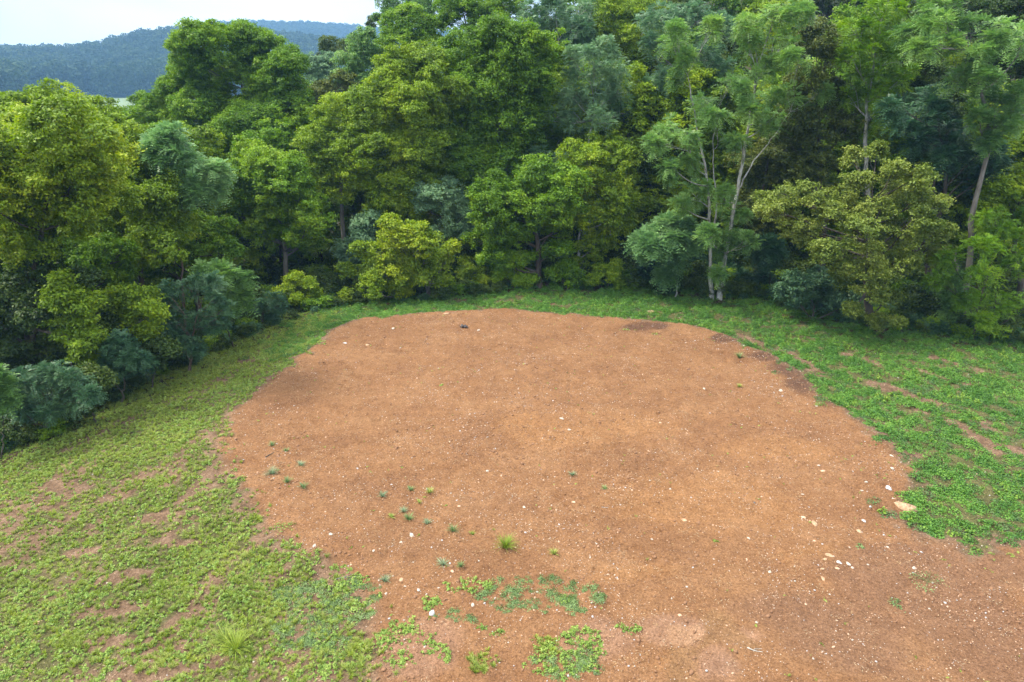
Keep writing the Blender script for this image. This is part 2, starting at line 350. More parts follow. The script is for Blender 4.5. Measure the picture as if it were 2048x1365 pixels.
def ground_mat():
    m, t, N, L = newmat('soil')
    tc = N('ShaderNodeTexCoord'); V = tc.outputs['Object']
    def noise(s, det=6, r=0.6, vec=V):
        n = N('ShaderNodeTexNoise'); L(vec, n.inputs['Vector']); n.inputs['Scale'].default_value = s; n.inputs['Detail'].default_value = det; n.inputs['Roughness'].default_value = r; return n.outputs[0]
    def attr(n): a = N('ShaderNodeAttribute'); a.attribute_name = n; return a.outputs['Fac']
    def mix(f, a, b, k=1.0):
        x = N('ShaderNodeMix'); x.data_type = 'RGBA'
        if k != 1.0:
            mm = N('ShaderNodeMath'); mm.operation = 'MULTIPLY'; L(f, mm.inputs[0]); mm.inputs[1].default_value = k; f = mm.outputs[0]
        L(f, x.inputs[0])
        for s, v in ((6, a), (7, b)):
            if isinstance(v, tuple): x.inputs[s].default_value = (*v, 1)
            else: L(v, x.inputs[s])
        return x.outputs[2]
    nl = noise(0.35, 8, 0.65); nm = noise(2.2, 8, 0.7); nf = noise(14, 6, 0.75); nff = noise(38, 4, 0.8)
    base = ramp(N, L, nl, [(0.36, (.176,.090,.044)), (0.5, (.206,.107,.051)), (0.66, (.236,.129,.064))])
    fine = ramp(N, L, nf, [(0.28, (.42,.37,.34)), (0.5, (1,1,1)), (0.72, (1.55,1.55,1.55))])
    med = ramp(N, L, nm, [(0.33, (.82,.78,.74)), (0.55, (1,1,1)), (0.75, (1.12,1.12,1.15))])
    def mulc(a, b):
        x = N('ShaderNodeMix'); x.data_type = 'RGBA'; x.blend_type = 'MULTIPLY'; x.inputs[0].default_value = 1; L(a, x.inputs[6]); L(b, x.inputs[7]); return x.outputs[2]
    c = mix(attr('ochre'), base, (.29,.150,.060), 0.30)
    c = mix(attr('wet'), c, (.145,.076,.042), 0.22)
    c = mix(attr('dark'), c, (.075,.042,.030), 0.8)
    c = mix(attr('brown'), c, (.160,.088,.052), 0.70)
    c = mix(attr('pink'), c, (.27,.160,.105), 0.6)
    c = mix(attr('silt'), c, (.205,.115,.055), 0.85); c = mix(attr('crust'), c, (.300,.180,.105), 0.7)
    # under and between the plants: duller, browner soil with litter
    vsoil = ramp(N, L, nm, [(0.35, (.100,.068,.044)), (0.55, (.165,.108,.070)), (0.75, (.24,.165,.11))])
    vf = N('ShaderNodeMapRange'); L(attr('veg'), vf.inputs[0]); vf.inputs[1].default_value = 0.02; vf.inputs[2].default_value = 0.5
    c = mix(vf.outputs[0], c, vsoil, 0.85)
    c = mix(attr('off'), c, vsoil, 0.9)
    moss = ramp(N, L, nf, [(0.35, (.040,.055,.016)), (0.6, (.085,.10,.028)), (0.8, (.15,.13,.055))])
    mf = N('ShaderNodeMapRange'); L(attr('veg'), mf.inputs[0]); mf.inputs[1].default_value = 0.45; mf.inputs[2].default_value = 1.0
    c = mix(mf.outputs[0], c, moss, 0.75)
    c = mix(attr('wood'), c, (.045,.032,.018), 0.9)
    c = mix(attr('far'), c, (.022,.035,.012), 1.0)
    grit = ramp(N, L, nff, [(0.32, (.62,.60,.58)), (0.52, (1,1,1)), (0.70, (1.5,1.48,1.45))])
    c = mulc(mulc(mulc(c, fine), med), grit)
    # grit: pale specks set into the dirt
    vo = N('ShaderNodeTexVoronoi'); L(V, vo.inputs['Vector']); vo.inputs['Scale'].default_value = 11; vo.inputs['Randomness'].default_value = 1
    sp = N('ShaderNodeSeparateColor'); L(vo.outputs['Color'], sp.inputs[0])
    th = N('ShaderNodeMath'); th.operation = 'MULTIPLY_ADD'; L(sp.outputs[0], th.inputs[0]); th.inputs[1].default_value = 0.42; th.inputs[2].default_value = -0.24
    lt = N('ShaderNodeMath'); lt.operation = 'LESS_THAN'; L(vo.outputs['Distance'], lt.inputs[0]); L(th.outputs[0], lt.inputs[1])
    speck = ramp(N, L, sp.outputs[1], [(0.0, (.50,.28,.14)), (0.6, (.48,.36,.26)), (1.0, (.62,.55,.48))])
    inv = N('ShaderNodeMath'); inv.operation = 'SUBTRACT'; inv.inputs[0].default_value = 1; L(attr('wood'), inv.inputs[1])
    lm = N('ShaderNodeMath'); lm.operation = 'MULTIPLY'; L(lt.outputs[0], lm.inputs[0]); L(inv.outputs[0], lm.inputs[1])
    c = mix(lm.outputs[0], c, speck, 0.75)
    p = N('ShaderNodeBsdfPrincipled'); L(c, p.inputs['Base Color']); p.inputs['Roughness'].default_value = 0.95; p.inputs['Specular IOR Level'].default_value = 0.15
    s1 = N('ShaderNodeMath'); s1.operation = 'MULTIPLY_ADD'; L(nf, s1.inputs[0]); s1.inputs[1].default_value = 0.5; L(nm, s1.inputs[2])
    s2 = N('ShaderNodeMath'); s2.operation = 'MULTIPLY_ADD'; L(nff, s2.inputs[0]); s2.inputs[1].default_value = 0.12; L(s1.outputs[0], s2.inputs[2])
    b = N('ShaderNodeBump'); b.inputs['Strength'].default_value = 0.9; b.inputs['Distance'].default_value = 0.12; L(s2.outputs[0], b.inputs['Height']); L(b.outputs[0], p.inputs['Normal'])
    o = N('ShaderNodeOutputMaterial'); L(p.outputs[0], o.inputs[0]); return m
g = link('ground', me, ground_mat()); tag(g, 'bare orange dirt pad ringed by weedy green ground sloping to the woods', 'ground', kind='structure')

# ------------------------------------------------------------------ hills far behind
az = np.radians(np.linspace(-60, 60, 260)); Rr = HS*np.concatenate([np.linspace(170, 700, 110), np.linspace(712, 1200, 40)])
AZ, RR = np.meshgrid(az, Rr); hx = (np.sin(AZ)*RR).ravel(); hy = (np.cos(AZ)*RR).ravel(); hz = hill_h(hx, hy)
nx, ny = len(az), len(Rr); i = np.arange(ny-1)[:, None]*nx; j = np.arange(nx-1)[None]
Fh = np.stack([i+j, i+j+1, i+nx+j+1, i+nx+j], -1).reshape(-1, 4)
m, t, N_, L_ = newmat('hill_meadow'); tc = N_('ShaderNodeTexCoord'); nz = N_('ShaderNodeTexNoise'); L_(tc.outputs['Object'], nz.inputs['Vector']); nz.inputs['Scale'].default_value = 0.05; nz.inputs['Detail'].default_value = 6
c = ramp(N_, L_, nz.outputs[0], [(0.35, (.07,.11,.04)), (0.65, (.13,.18,.07))]); p = N_('ShaderNodeBsdfPrincipled'); L_(c, p.inputs['Base Color']); p.inputs['Roughness'].default_value = .9
o = N_('ShaderNodeOutputMaterial'); L_(p.outputs[0], o.inputs[0])
hills = link('hills', mesh_np('hills', np.stack([hx, hy, hz], 1), [Fh], None, True), m)
tag(hills, 'wooded ridge far behind the trees at top left', 'hills', kind='structure')

# ------------------------------------------------------------------ stuff by instances
def gn_scatter(name, pts, rot, scl, idx, protos, label, cat):
    """one 'stuff' object: real meshes repeated over points (rot = euler, scl = scale, idx = which mesh)."""
    me = bpy.data.meshes.new(name); pts = np.asarray(pts, np.float32)
    me.vertices.add(len(pts)); me.vertices.foreach_set('co', pts.ravel())
    a = me.attributes.new('rot', 'FLOAT_VECTOR', 'POINT'); a.data.foreach_set('vector', np.asarray(rot, np.float32).ravel())
    a = me.attributes.new('scl', 'FLOAT', 'POINT'); a.data.foreach_set('value', np.asarray(scl, np.float32))
    a = me.attributes.new('pick', 'INT', 'POINT'); a.data.foreach_set('value', np.asarray(idx, np.int32))
    o = bpy.data.objects.new(name, me); COL.objects.link(o)
    cl = bpy.data.collections.new(name+'_kinds')
    for k, (pm, mt) in enumerate(protos):
        if not pm.materials: pm.materials.append(mt)
        po = bpy.data.objects.new('%s_kind_%02d' % (name, k), pm); cl.objects.link(po)
    ng = bpy.data.node_groups.new(name+'_scatter', 'GeometryNodeTree')
    ng.interface.new_socket('Geometry', in_out='INPUT', socket_type='NodeSocketGeometry'); ng.interface.new_socket('Geometry', in_out='OUTPUT', socket_type='NodeSocketGeometry')
    N = ng.nodes.new; L = ng.links.new
    gi = N('NodeGroupInput'); go = N('NodeGroupOutput'); ip = N('GeometryNodeInstanceOnPoints')
    ci = N('GeometryNodeCollectionInfo'); ci.inputs[0].default_value = cl; ci.inputs['Separate Children'].default_value = True; ci.inputs['Reset Children'].default_value = True
    def na(n, ty):
        q = N('GeometryNodeInputNamedAttribute'); q.data_type = ty; q.inputs[0].default_value = n; return q.outputs[0]
    L(gi.outputs[0], ip.inputs['Points']); L(ci.outputs[0], ip.inputs['Instance']); ip.inputs['Pick Instance'].default_value = True
    L(na('pick', 'INT'), ip.inputs['Instance Index']); L(na('rot', 'FLOAT_VECTOR'), ip.inputs['Rotation']); L(na('scl', 'FLOAT'), ip.inputs['Scale'])
    L(ip.outputs[0], go.inputs[0])
    md = o.modifiers.new('scatter', 'NODES'); md.node_group = ng
    return tag(o, label, cat, kind='stuff')

R0 = np.random.default_rng(7)
def blade_tuft(rng, n, h, spread, wd, name):
    """arched grass blades, each a tapered strip of three quads."""
    acc = Acc(); a = rng.uniform(0, 2*np.pi, n); L0 = h*rng.uniform(0.6, 1.1, n); out_ = spread*rng.uniform(0.3, 1.1, n)
    base = np.stack([np.cos(a), np.sin(a), 0*a], 1)*(spread*0.18*rng.uniform(0, 1, n))[:, None]
    d = np.stack([np.cos(a+rng.normal(0, .4, n)), np.sin(a+rng.normal(0, .4, n)), 0*a], 1); s = np.stack([-d[:, 1], d[:, 0], 0*a], 1)
    v = rng.uniform(0.1, 0.9, n); prev = None
    ts = [0, .35, .7, 1.0]; W = [1, .85, .55, .06]; Vv = []
    for t_, w_ in zip(ts, W):
        c = base + d*(out_*t_**1.4)[:, None]; c[:, 2] += L0*(t_ - 0.45*t_*t_*(out_/spread))
        Vv += [c - s*wd*w_, c + s*wd*w_]
    V = np.stack(Vv, 1).reshape(-1, 3); b8 = np.arange(n)[:, None]*8
    for k in range(3):
        Fc = np.concatenate([b8+2*k, b8+2*k+1, b8+2*k+3, b8+2*k+2], 1)
        if k == 0: acc.add(V, Fc, v)
        else: acc.Fs.append(Fc); acc.A.append(v)
    return acc.mesh(name)
def leafy(rng, n, r, h, lf, name, flat=0.5, stems=0):
    """low broad-leaved plant: leaves through a domed volume."""
    acc = Acc(); a = rng.uniform(0, 2*np.pi, n); q = np.sqrt(rng.uniform(0, 1, n)); ns = max(3, int(n/9))
    sa = rng.uniform(0, 2*np.pi, ns); sq = np.sqrt(rng.uniform(0, 1, ns)); si = rng.integers(0, ns, n)
    cx = np.cos(sa[si])*sq[si]*r*0.8 + rng.normal(0, r*0.16, n); cy_ = np.sin(sa[si])*sq[si]*r*0.8 + rng.normal(0, r*0.16, n)
    rr = np.hypot(cx, cy_)/r; cz = h*np.clip(1-rr*rr, 0.1, 1)*rng.uniform(flat, 1.0, n)*(0.6+0.4*np.sin(si*2.1)) + 0.01
    C = np.stack([cx, cy_, cz], 1); nd = nrm(np.stack([cx*0.9/r, cy_*0.9/r, 0*cx+0.9], 1)+0.42*rng.normal(size=(n, 3)))
    for q in range(ns):                       # runners joining the clusters
        e = np.array([math.cos(sa[q])*sq[q]*r*0.9, math.sin(sa[q])*sq[q]*r*0.9, h*.45]); tube(acc, np.array([[0, 0, 0], e*.5, e]), [.004, .003, .0015], 3)
    leaf_quads(acc, rng, C, nd, lf*rng.uniform(.6, 1.2, n), lf*0.55*rng.uniform(.6, 1.2, n), np.clip(0.5+0.25*np.sin(si*1.7)+rng.uniform(-.3, .3, n), 0, 1))
    return acc.mesh(name)
GM = {
 'cover': foliage_mat('ground_cover_leaves', [(.050,.135,.022), (.088,.220,.030), (.15,.29,.040)], .25, .55, 0.5, .3, .3),
 'coverd': foliage_mat('ground_cover_dull_leaves', [(.050,.11,.035), (.080,.16,.048), (.13,.21,.07)], .25, .55, 0.6, .3, .3),
 'weed': foliage_mat('weed_leaves', [(.12,.20,.035), (.195,.31,.058), (.29,.39,.085)], .28, .55, 0.6, .3, .25),
 'weedr': foliage_mat('bright_weed_leaves', [(.070,.155,.020), (.125,.25,.030), (.22,.33,.045)], .28, .55, 0.6, .3, .25),
 'grass': foliage_mat('yellow_grass_blades', [(.14,.20,.022), (.225,.32,.035), (.35,.40,.065)], .28, .55, 0.5, .3, .3),
 'ggrass': foliage_mat('green_grass_blades', [(.13,.19,.03), (.22,.29,.05), (.34,.39,.10)], .28, .55, 0.5, .3, .3),
 'blue': foliage_mat('blue_green_mat_leaves', [(.085,.15,.05), (.14,.22,.075), (.21,.30,.11)], .2, .55, 0.8, .3, .25),
 'pale': foliage_mat('grey_green_blades', [(.12,.19,.10), (.19,.27,.15), (.28,.36,.21)], .2, .5, 0.8, .3, .2),
}
def cand(n, x0, x1, y0, y1):
    return R0.uniform(x0, x1, n), R0.uniform(y0, y1, n)
def in_view(x, y, m=1.12):
    z = -1.0; dep = y*CP+(CAM_Z-z)*SP; u = x/dep*F; v = (y*SP-(CAM_Z-z)*CP)/dep*F
    return (np.abs(u) < 1024*m+60) & (v > -682*m-80)
def ground_z(x, y):
    # same small relief as the sheet, near enough for seating plants and pebbles
    return terrain(x, y)
gx0, gy0 = xs, ys; Zg = Z.reshape(len(ys), len(xs))
def gz(x, y):
    ix = np.clip(np.searchsorted(gx0, x)-1, 0, len(gx0)-2); iy = np.clip(np.searchsorted(gy0, y)-1, 0, len(gy0)-2)
    fx = (x-gx0[ix])/(gx0[ix+1]-gx0[ix]); fy = (y-gy0[iy])/(gy0[iy+1]-gy0[iy])
    return (Zg[iy, ix]*(1-fx)+Zg[iy, ix+1]*fx)*(1-fy)+(Zg[iy+1, ix]*(1-fx)+Zg[iy+1, ix+1]*fx)*fy
def scatter_plants(name, n, box, densf, protos, smin, smax, label, cat, sink=0.0, tilt=0.12):
    x, y = cand(n, *box); k = in_view(x, y); x, y = x[k], y[k]
    k = R0.uniform(0, 1, len(x)) < densf(x, y); x, y = x[k], y[k]
    z = gz(x, y)-sink; m = len(x)
    rot = np.stack([R0.normal(0, tilt, m), R0.normal(0, tilt, m), R0.uniform(0, 6.28, m)], 1)
    print(name, m)
    return gn_scatter(name, np.stack([x, y, z], 1), rot, R0.uniform(smin, smax, m), R0.integers(0, len(protos), m), protos, label, cat)
def forest_in(x, y): return -poly_sdf(x, y, FOREST)        # metres inside the woods
BX = (-34, 38, 11, 52)
# right and far band: lush low cover
mounds = [(leafy(R0, 230, .34, .20+.07*k, .034, 'cover_plant'), GM['cover']) for k in range(4)] + [(leafy(R0, 180, .30, .20, .03, 'cover_plant'), GM['coverd'])]
def right_side(x, y): return sstep(-12, -5, x - 0.0*y)*sstep(0, 1, (y > 33)*1.0) + (x > 8)*1.0
def dens_cover(x, y):
    r = np.clip(((x > 6)*1.0 + sstep(30, 36, y)*sstep(-16, -8, x)), 0, 1)
    return r*sstep(0.25, 0.8, veg_density(x, y))*sstep(6, 3.5, forest_in(x, y))*0.95
scatter_plants('ground_cover', 30000, BX, dens_cover, mounds, .55, 1.25, 'lush low green weeds between the dirt pad and the trees', 'ground cover', .04)
scatter_plants('bright_weeds', 30000, BX, lambda x, y: dens_cover(x, y)*(.04+.75*sstep(.55, .68, fbm(x*.9, y*.9, 44, 3))), [(leafy(R0, 50, .20, .26, .045, 'bright_weed', .5), GM['weedr']) for k in range(3)], .5, 1.1,
               'paler bright weeds standing in patches among the green cover on the right', 'weeds', .0, .15)
# left: grass and weeds
def leftw(x, y): return np.clip(1-((x > 6)*1.0 + sstep(30, 36, y)*sstep(-16, -8, x)), 0, 1)
def sp(x, y, s): return fbm((.36*x+.93*y)*.16, (.93*x-.36*y)*.55, s, 3)
BLUEM = [(640,1230,90,60),(1050,1195,105,36),(1150,1200,50,24),(1130,1320,60,26),(900,1235,50,16),(600,1170,60,20),(1110,1345,50,14),(690,1180,50,16),(1140,1182,30,9)]
YGR = [(540,1130,18,28),(545,1210,26,34),(480,1170,50,24),(715,1310,28,32),(360,1230,60,26),(300,1270,80,26),(150,1230,60,20),(290,940,60,12),(300,880,80,8),(680,660,0.1,0.1),(1090,1290,30,22),(960,1325,35,18)]
WEEDM = [(630,640,60,10),(560,690,60,10),(470,760,60,12),(380,830,50,12),(940,1175,34,16),(1165,1290,46,36),(1125,1330,60,24),(810,1275,56,34),(800,1320,30,18),(1090,1310,24,18),(880,1310,30,20),(860,1210,20,12),(700,1165,36,16),(650,1330,50,22),(1250,1260,26,10),(980,1260,30,12)]
def in_blobs(x, y, Ls, seed):
    n = fbm(x*1.6, y*1.6, seed, 3)-0.5; m = np.zeros(np.shape(x))
    for b in Ls: m = np.maximum(m, sstep(1.35, 0.4, blob(x, y, *b)+2.6*n))
    return m
tufts = [(blade_tuft(R0, 34, .12+.04*k, .12, .007, 'grass_tuft'), GM['grass']) for k in range(3)] + [(blade_tuft(R0, 36, .20, .14, .007, 'grass_tuft'), GM['ggrass']) for k in range(3)]
def dens_grass(x, y):
    n = sp(x, y, 71); v = veg_density(x, y)*leftw(x, y)*sstep(5, 2.5, forest_in(x, y))
    near = sstep(34, 22, y)
    return np.clip(v*(0.60+0.4*sstep(.40, .60, n))*(1-0.25*near) + 0.9*in_blobs(x, y, YGR, 72), 0, 1)
scatter_plants('grass', 170000, (-34, 6, 11, 48), dens_grass, tufts, .4, .95, 'yellow green grass growing over the slope left of the dirt pad', 'grass', .01, .2)
weeds = [(leafy(R0, 42, .10, .05+.015*k, .022, 'weed_plant', .35), GM['weed']) for k in range(4)]
def dens_weed(x, y):
    n = sp(x, y, 73); v = veg_density(x, y)*leftw(x, y)*sstep(5, 2.5, forest_in(x, y))
    return np.clip(v*(0.22+0.5*sstep(.42, .60, n)) + 0.95*in_blobs(x, y, WEEDM, 74), 0, 1)
scatter_plants('weeds', 120000, (-34, 8, 11, 48), dens_weed, weeds, .5, 1.6, 'small bright broad leaved weeds dotted over the left slope', 'weeds', .01, .15)
mats = [(leafy(R0, 120, .20, .045, .020, 'mat_plant', .3), GM['blue']) for k in range(3)]
scatter_plants('clover', 20000, (-16, 8, 11, 24), lambda x, y: in_blobs(x, y, BLUEM, 75)*(.25+.75*sstep(.4, .6, fbm(x*2.4, y*2.4, 79, 3))), mats, .6, 1.2, 'flat blue green creeping mats at the near left rim of the dirt', 'clover', .0, .05)
# thin stray blades on the bare right foreground
def dens_stray(x, y):
    n = fbm(x*1.2, y*1.2, 77, 3); q = poly_sdf(x, y, PAD)
    far_corner = sstep(10, 14, x)*sstep(24, 19, y)
    return np.clip(0.30*sstep(.50, .68, n)*far_corner + 0.10*sstep(.52, .7, n)*sstep(-2.5, 0, q) + 0.012, 0, 1)*sstep(0.3, 0, q)
scatter_plants('sparse_sprouts', 40000, (-18, 24, 11, 42), dens_stray, [(leafy(R0, 16, .08, .05, .022, 'sprout', .3), GM['ggrass']), (blade_tuft(R0, 12, .09, .09, .005, 'sprout_blades'), GM['ggrass'])], .5, 1.2,
               'thin green sprouts scattered through the bare dirt', 'sprouts', .0, .1)

# ------------------------------------------------------------------ gravel and clods
def pebble_mesh(rng, name, flat=0.55, bumps=0.25):
    ico = []; ph = (1+5**.5)/2
    P = np.array([(-1,ph,0),(1,ph,0),(-1,-ph,0),(1,-ph,0),(0,-1,ph),(0,1,ph),(0,-1,-ph),(0,1,-ph),(ph,0,-1),(ph,0,1),(-ph,0,-1),(-ph,0,1)], float)/1.9
    Fc = np.array([(0,11,5),(0,5,1),(0,1,7),(0,7,10),(0,10,11),(1,5,9),(5,11,4),(11,10,2),(10,7,6),(7,1,8),(3,9,4),(3,4,2),(3,2,6),(3,6,8),(3,8,9),(4,9,5),(2,4,11),(6,2,10),(8,6,7),(9,8,1)])
    P = P*rng.uniform(1-bumps, 1+bumps, (12, 1)); P[:, 2] *= flat; P[:, 0] *= rng.uniform(0.9, 1.3)
    return mesh_np(name, P, [Fc])
SM = {'white': stone_mat('pale_limestone', (.29,.24,.19), (.46,.41,.35)), 'tan': stone_mat('tan_sandstone', (.27,.165,.09), (.42,.28,.175)),
      'grey': stone_mat('grey_stone', (.26,.25,.25), (.48,.47,.48)), 'clod': stone_mat('dirt_clod', (.15,.075,.036), (.25,.13,.065)),
      'pinky': stone_mat('pinkish_stone', (.38,.23,.14), (.54,.37,.26)), 'dark': stone_mat('dark_stone', (.05,.045,.05), (.12,.11,.11))}
def dens_peb(x, y):
    q = poly_sdf(x, y, PAD); n = fbm(x*0.5, y*0.5, 81, 4); n2 = fbm(x*2.0, y*2.0, 82, 2)
    return (0.12+0.88*sstep(.42, .66, 0.6*n+0.4*n2))*sstep(0.6, 0, q) + 0.10*sstep(0, .5, q)
def scatter_stones(name, n, box, f, protos, med, sig, smax, label, cat):
    x, y = cand(n, *box); k = in_view(x, y, 1.05); x, y = x[k], y[k]; k = R0.uniform(0, 1, len(x)) < f(x, y); x, y = x[k], y[k]
    m = len(x); s = np.minimum(med*np.exp(R0.normal(0, sig, m)), smax); z = gz(x, y)+s*0.12
    rot = np.stack([R0.normal(0, .35, m), R0.normal(0, .35, m), R0.uniform(0, 6.28, m)], 1)
    print(name, m)
    gn_scatter(name, np.stack([x, y, z], 1), rot, s, R0.integers(0, len(protos), m), protos, label, cat)
PB = (-20, 26, 11, 44)
scatter_stones('gravel', 130000, PB, dens_peb, [(pebble_mesh(R0, 'pebble'), SM[k]) for k in ('white', 'white', 'pinky', 'pinky', 'tan', 'grey')], .0095, .5, .038,
               'small pale pebbles strewn over the whole dirt pad', 'gravel')
scatter_stones('dirt_clods', 90000, PB, lambda x, y: (0.15+0.85*sstep(.45, .65, fbm(x*.7, y*.7, 83, 3)))*sstep(0.8, 0, poly_sdf(x, y, PAD)), [(pebble_mesh(R0, 'clod', .7, .3), SM['clod']) for k in range(3)], .018, .5, .065,
               'loose crumbs of orange dirt over the pad', 'dirt')

litm = [(stone_mat('dry_leaf', (.20,.11,.05), (.34,.22,.11), 30)), (stone_mat('straw', (.38,.30,.18), (.52,.43,.28), 30))]
def litter_mesh(rng, n, L_, W_, name):
    ac = Acc(); a = rng.uniform(0, 6.28, n); C = np.stack([rng.normal(0, .12, n), rng.normal(0, .12, n), rng.uniform(.008, .02, n)], 1); d = np.stack([np.cos(a), np.sin(a), rng.normal(0, .15, n)], 1); s = np.stack([-d[:, 1], d[:, 0], rng.normal(0, .2, n)], 1)
    V = np.stack([C-d*L_, C+s*W_, C+d*L_, C-s*W_], 1).reshape(-1, 3); ac.add(V, np.arange(4*n).reshape(n, 4)); return ac.mesh(name)
scatter_plants('leaf_litter', 26000, (-30, 26, 11, 44), lambda x, y: .10+.5*sstep(.5, .7, fbm(x*.8, y*.8, 91, 3)), [(litter_mesh(R0, 5, .022, .010, 'dry_leaves'), litm[0]), (litter_mesh(R0, 4, .05, .003, 'straw'), litm[1])], .6, 1.3,
               'dry leaf scraps and straw lying over the dirt and weeds', 'litter', -.003, .05)
# ------------------------------------------------------------------ trees
def depth_of(Yw, zw): return Yw*CP + (CAM_Z-zw)*SP
def px_to_world(px, py, Yw):
    d = ray(px, py); t = Yw/d[1]; return np.array([d[0]*t, Yw, CAM_Z+d[2]*t])
def lobe_foliage(acc, rng, C, r, leaf, dens, style, up=0.25, flat=0.85):
    """one leafy mass: clumps on its shell, sprays on the clumps, leaves on the sprays."""
    nc = max(5, int(round(15*dens**0.5*min(1.6, max(.6, r/1.2)))))
    d = rdir(rng, nc, up); q = r*rng.uniform(0.45, 0.95, nc)
    cc = C + d*q[:, None]*np.array([1, 1, flat]); cs = np.clip(r*rng.uniform(0.26, 0.48, nc), 0.22, 0.95); cv = rng.uniform(-.14, .14, nc)
    ns = np.maximum(3, (dens*(7.5 if style == 'leaf' else 4.2)*(cs/0.45)**2).astype(int)); ci = np.repeat(np.arange(nc), ns); n = len(ci)
    sdv = nrm(rdir(rng, n, .35)+0.55*d[ci]); sc_ = cc[ci] + sdv*(cs[ci]*rng.uniform(.55, 1.08, n))[:, None]*np.array([1, 1, .8])
    sc_[:, 2] -= 0.05
    sv_ = cv[ci]+rng.uniform(-.14, .14, n)
    if style == 'frond':
        k = 4; O = np.repeat(sc_, k, 0); D = nrm(np.repeat(sdv, k, 0)*0.7+rng.normal(size=(n*k, 3))*0.65+np.array([0, 0, .12]))
        fronds(acc, rng, O, D, leaf*rng.uniform(2.3, 3.6, n*k), 5, leaf*1.05, np.clip(.5+np.repeat(sv_, k)+rng.uniform(-.1, .1, n*k), 0, 1))
    else:
        k = 15; P = np.repeat(sc_, k, 0) + rng.normal(size=(n*k, 3))*0.115*(leaf/0.085)**.5*np.array([1, 1, .55]); ax = np.repeat(sdv, k, 0)
        nd = nrm(ax*0.55+np.array([0, 0, .55])+0.55*rng.normal(size=(n*k, 3)))
        leaf_quads(acc, rng, P, nd, leaf*rng.uniform(.6, 1.15, n*k), leaf*0.52*rng.uniform(.7, 1.15, n*k), np.clip(.5+np.repeat(sv_, k)+rng.uniform(-.22, .22, n*k), 0, 1))
    return cc
def build_tree(name, kind, bark, base, trunks, lobes, label, cat='tree', leaf=0.078, dens=1.0, style='leaf', back=0.6, tr=0.22, seed=0, group=None, rs=None, accents=(), limbs=True, up=.25, bulge=.6, foliage_name='crown'):
    """base (x,y) on the ground; trunks: list of lists of photo pixels (or None); lobes: (px,py,rpx) seen outlines turned into masses of real size at the tree's distance."""
    rng = np.random.default_rng(seed+101); bx, by = base; bz = tz(bx, by)-0.05; B = np.array([bx, by, bz])
    root = bpy.data.objects.new(name, None); COL.objects.link(root); root.location = B; root.empty_display_size = .5
    tag(root, label, cat, group)
    L3 = np.array([(l[0], l[1], l[2]*(rs or (1.18 if style == 'leaf' else 1.05))) for l in lobes], float); cx = L3[:, 0].mean(); hw = max(30, (L3[:, 0]+L3[:, 2]).max()-cx, cx-(L3[:, 0]-L3[:, 2]).min())
    dep0 = depth_of(by, bz+5); Rm = hw/F*dep0
    ac = Acc(); accx = Acc(); clumps = []; cen = []
    for q, (px, py, r) in enumerate(L3):
        u = min(1, abs(px-cx)/hw); dd = -bulge*Rm*math.sqrt(max(0, 1-u*u))*rng.uniform(.35, 1.0) + rng.normal(0, .15*Rm)
        P = px_to_world(px, py, by+dd); rr = r/F*depth_of(P[1], P[2]); cen.append((P, rr))
        c = lobe_foliage(accx if q in accents else ac, rng, P-B, rr, leaf*1.1, dens*(1.7 if style == 'leaf' else 1.35), style, up)
        clumps.append(c)
        for dv in rdir(rng, 3 if style == 'leaf' else 1, .1):
            lobe_foliage(ac, rng, P-B+dv*rr*np.array([.95, .8, .9])*rng.uniform(.8, 1.1), rr*rng.uniform(.38, .6), leaf*1.1, dens*1.4, style, up)
        if rng.uniform() < back:
            P2 = px_to_world(px+rng.normal(0, r*.4), py+r*.1, by+abs(dd)*.8+rr*.6); lobe_foliage(ac, rng, P2-B, rr*.95, leaf*1.3, dens*.7, style, up)
    ta = Acc(); cen.sort(key=lambda c: c[0][2]); zt = cen[-1][0][2]
    if trunks is None:
        mid = np.mean([c[0] for c in cen], 0); top = cen[-1][0]
        path = [B, B+(mid-B)*.35+rng.normal(0, .15, 3)*[1, 1, 0], B+(mid-B)*.8+rng.normal(0, .25, 3)*[1, 1, 0], mid*.4+top*.6]
        paths = [(path, tr)]
    else:
        paths = []
        for tp in trunks:
            pl = [px_to_world(px, py, by) for px, py in tp[0]]
            if len(tp) < 3 or not tp[2]: pl[0] = B + (np.array([pl[0][0], by, bz])-B)
            paths.append((pl, tp[1]))
    smp = []
    tas = []
    for pl, r0 in paths:
        S = smooth_path(pl, 22); u = np.linspace(0, 1, 22); S[1:-1] += rng.normal(0, .035, (20, 3)); rad = r0*(1-.80*u)*(1+.35*np.exp(-u*22))
        tt = Acc(); tube(tt, S-B, rad, 9); tas.append(tt); smp.append((S, rad))
    if limbs:
        for qi, ((P, rr), c) in enumerate(zip(sorted(cen, key=lambda c: c[0][2]), [None]*len(cen))):
            # limb leaves the nearest trunk somewhat below the mass it carries
            best = None
            for si, (S, rad) in enumerate(smp):
                k = np.argmin(np.linalg.norm(S-(P-np.array([0, 0, .45*np.linalg.norm(P[:2]-S[-1][:2])+.6])), axis=1)); dd = np.linalg.norm(S[k]-P)
                if best is None or dd < best[0]: best = (dd, si, k)
            dd, si, k = best; S, rad = smp[si]; a = S[k]; mid = (a+P)/2 + np.array([0, 0, -.08*dd])+rng.normal(0, .07*dd, 3)
            Q = smooth_path([a, mid, P], 8); r1 = min(rad[k]*.6, .035+.016*dd); tube(tas[si], Q-B, np.linspace(r1, .016, 8), 5)
            for e in rdir(rng, 5, .3):
                q0 = Q[rng.integers(3, 7)]; E = P+e*rr*.85; tube(tas[si], smooth_path([q0, (q0+E)/2+rng.normal(0, .08, 3), E], 5)-B, np.linspace(r1*.45, .006, 5), 4)
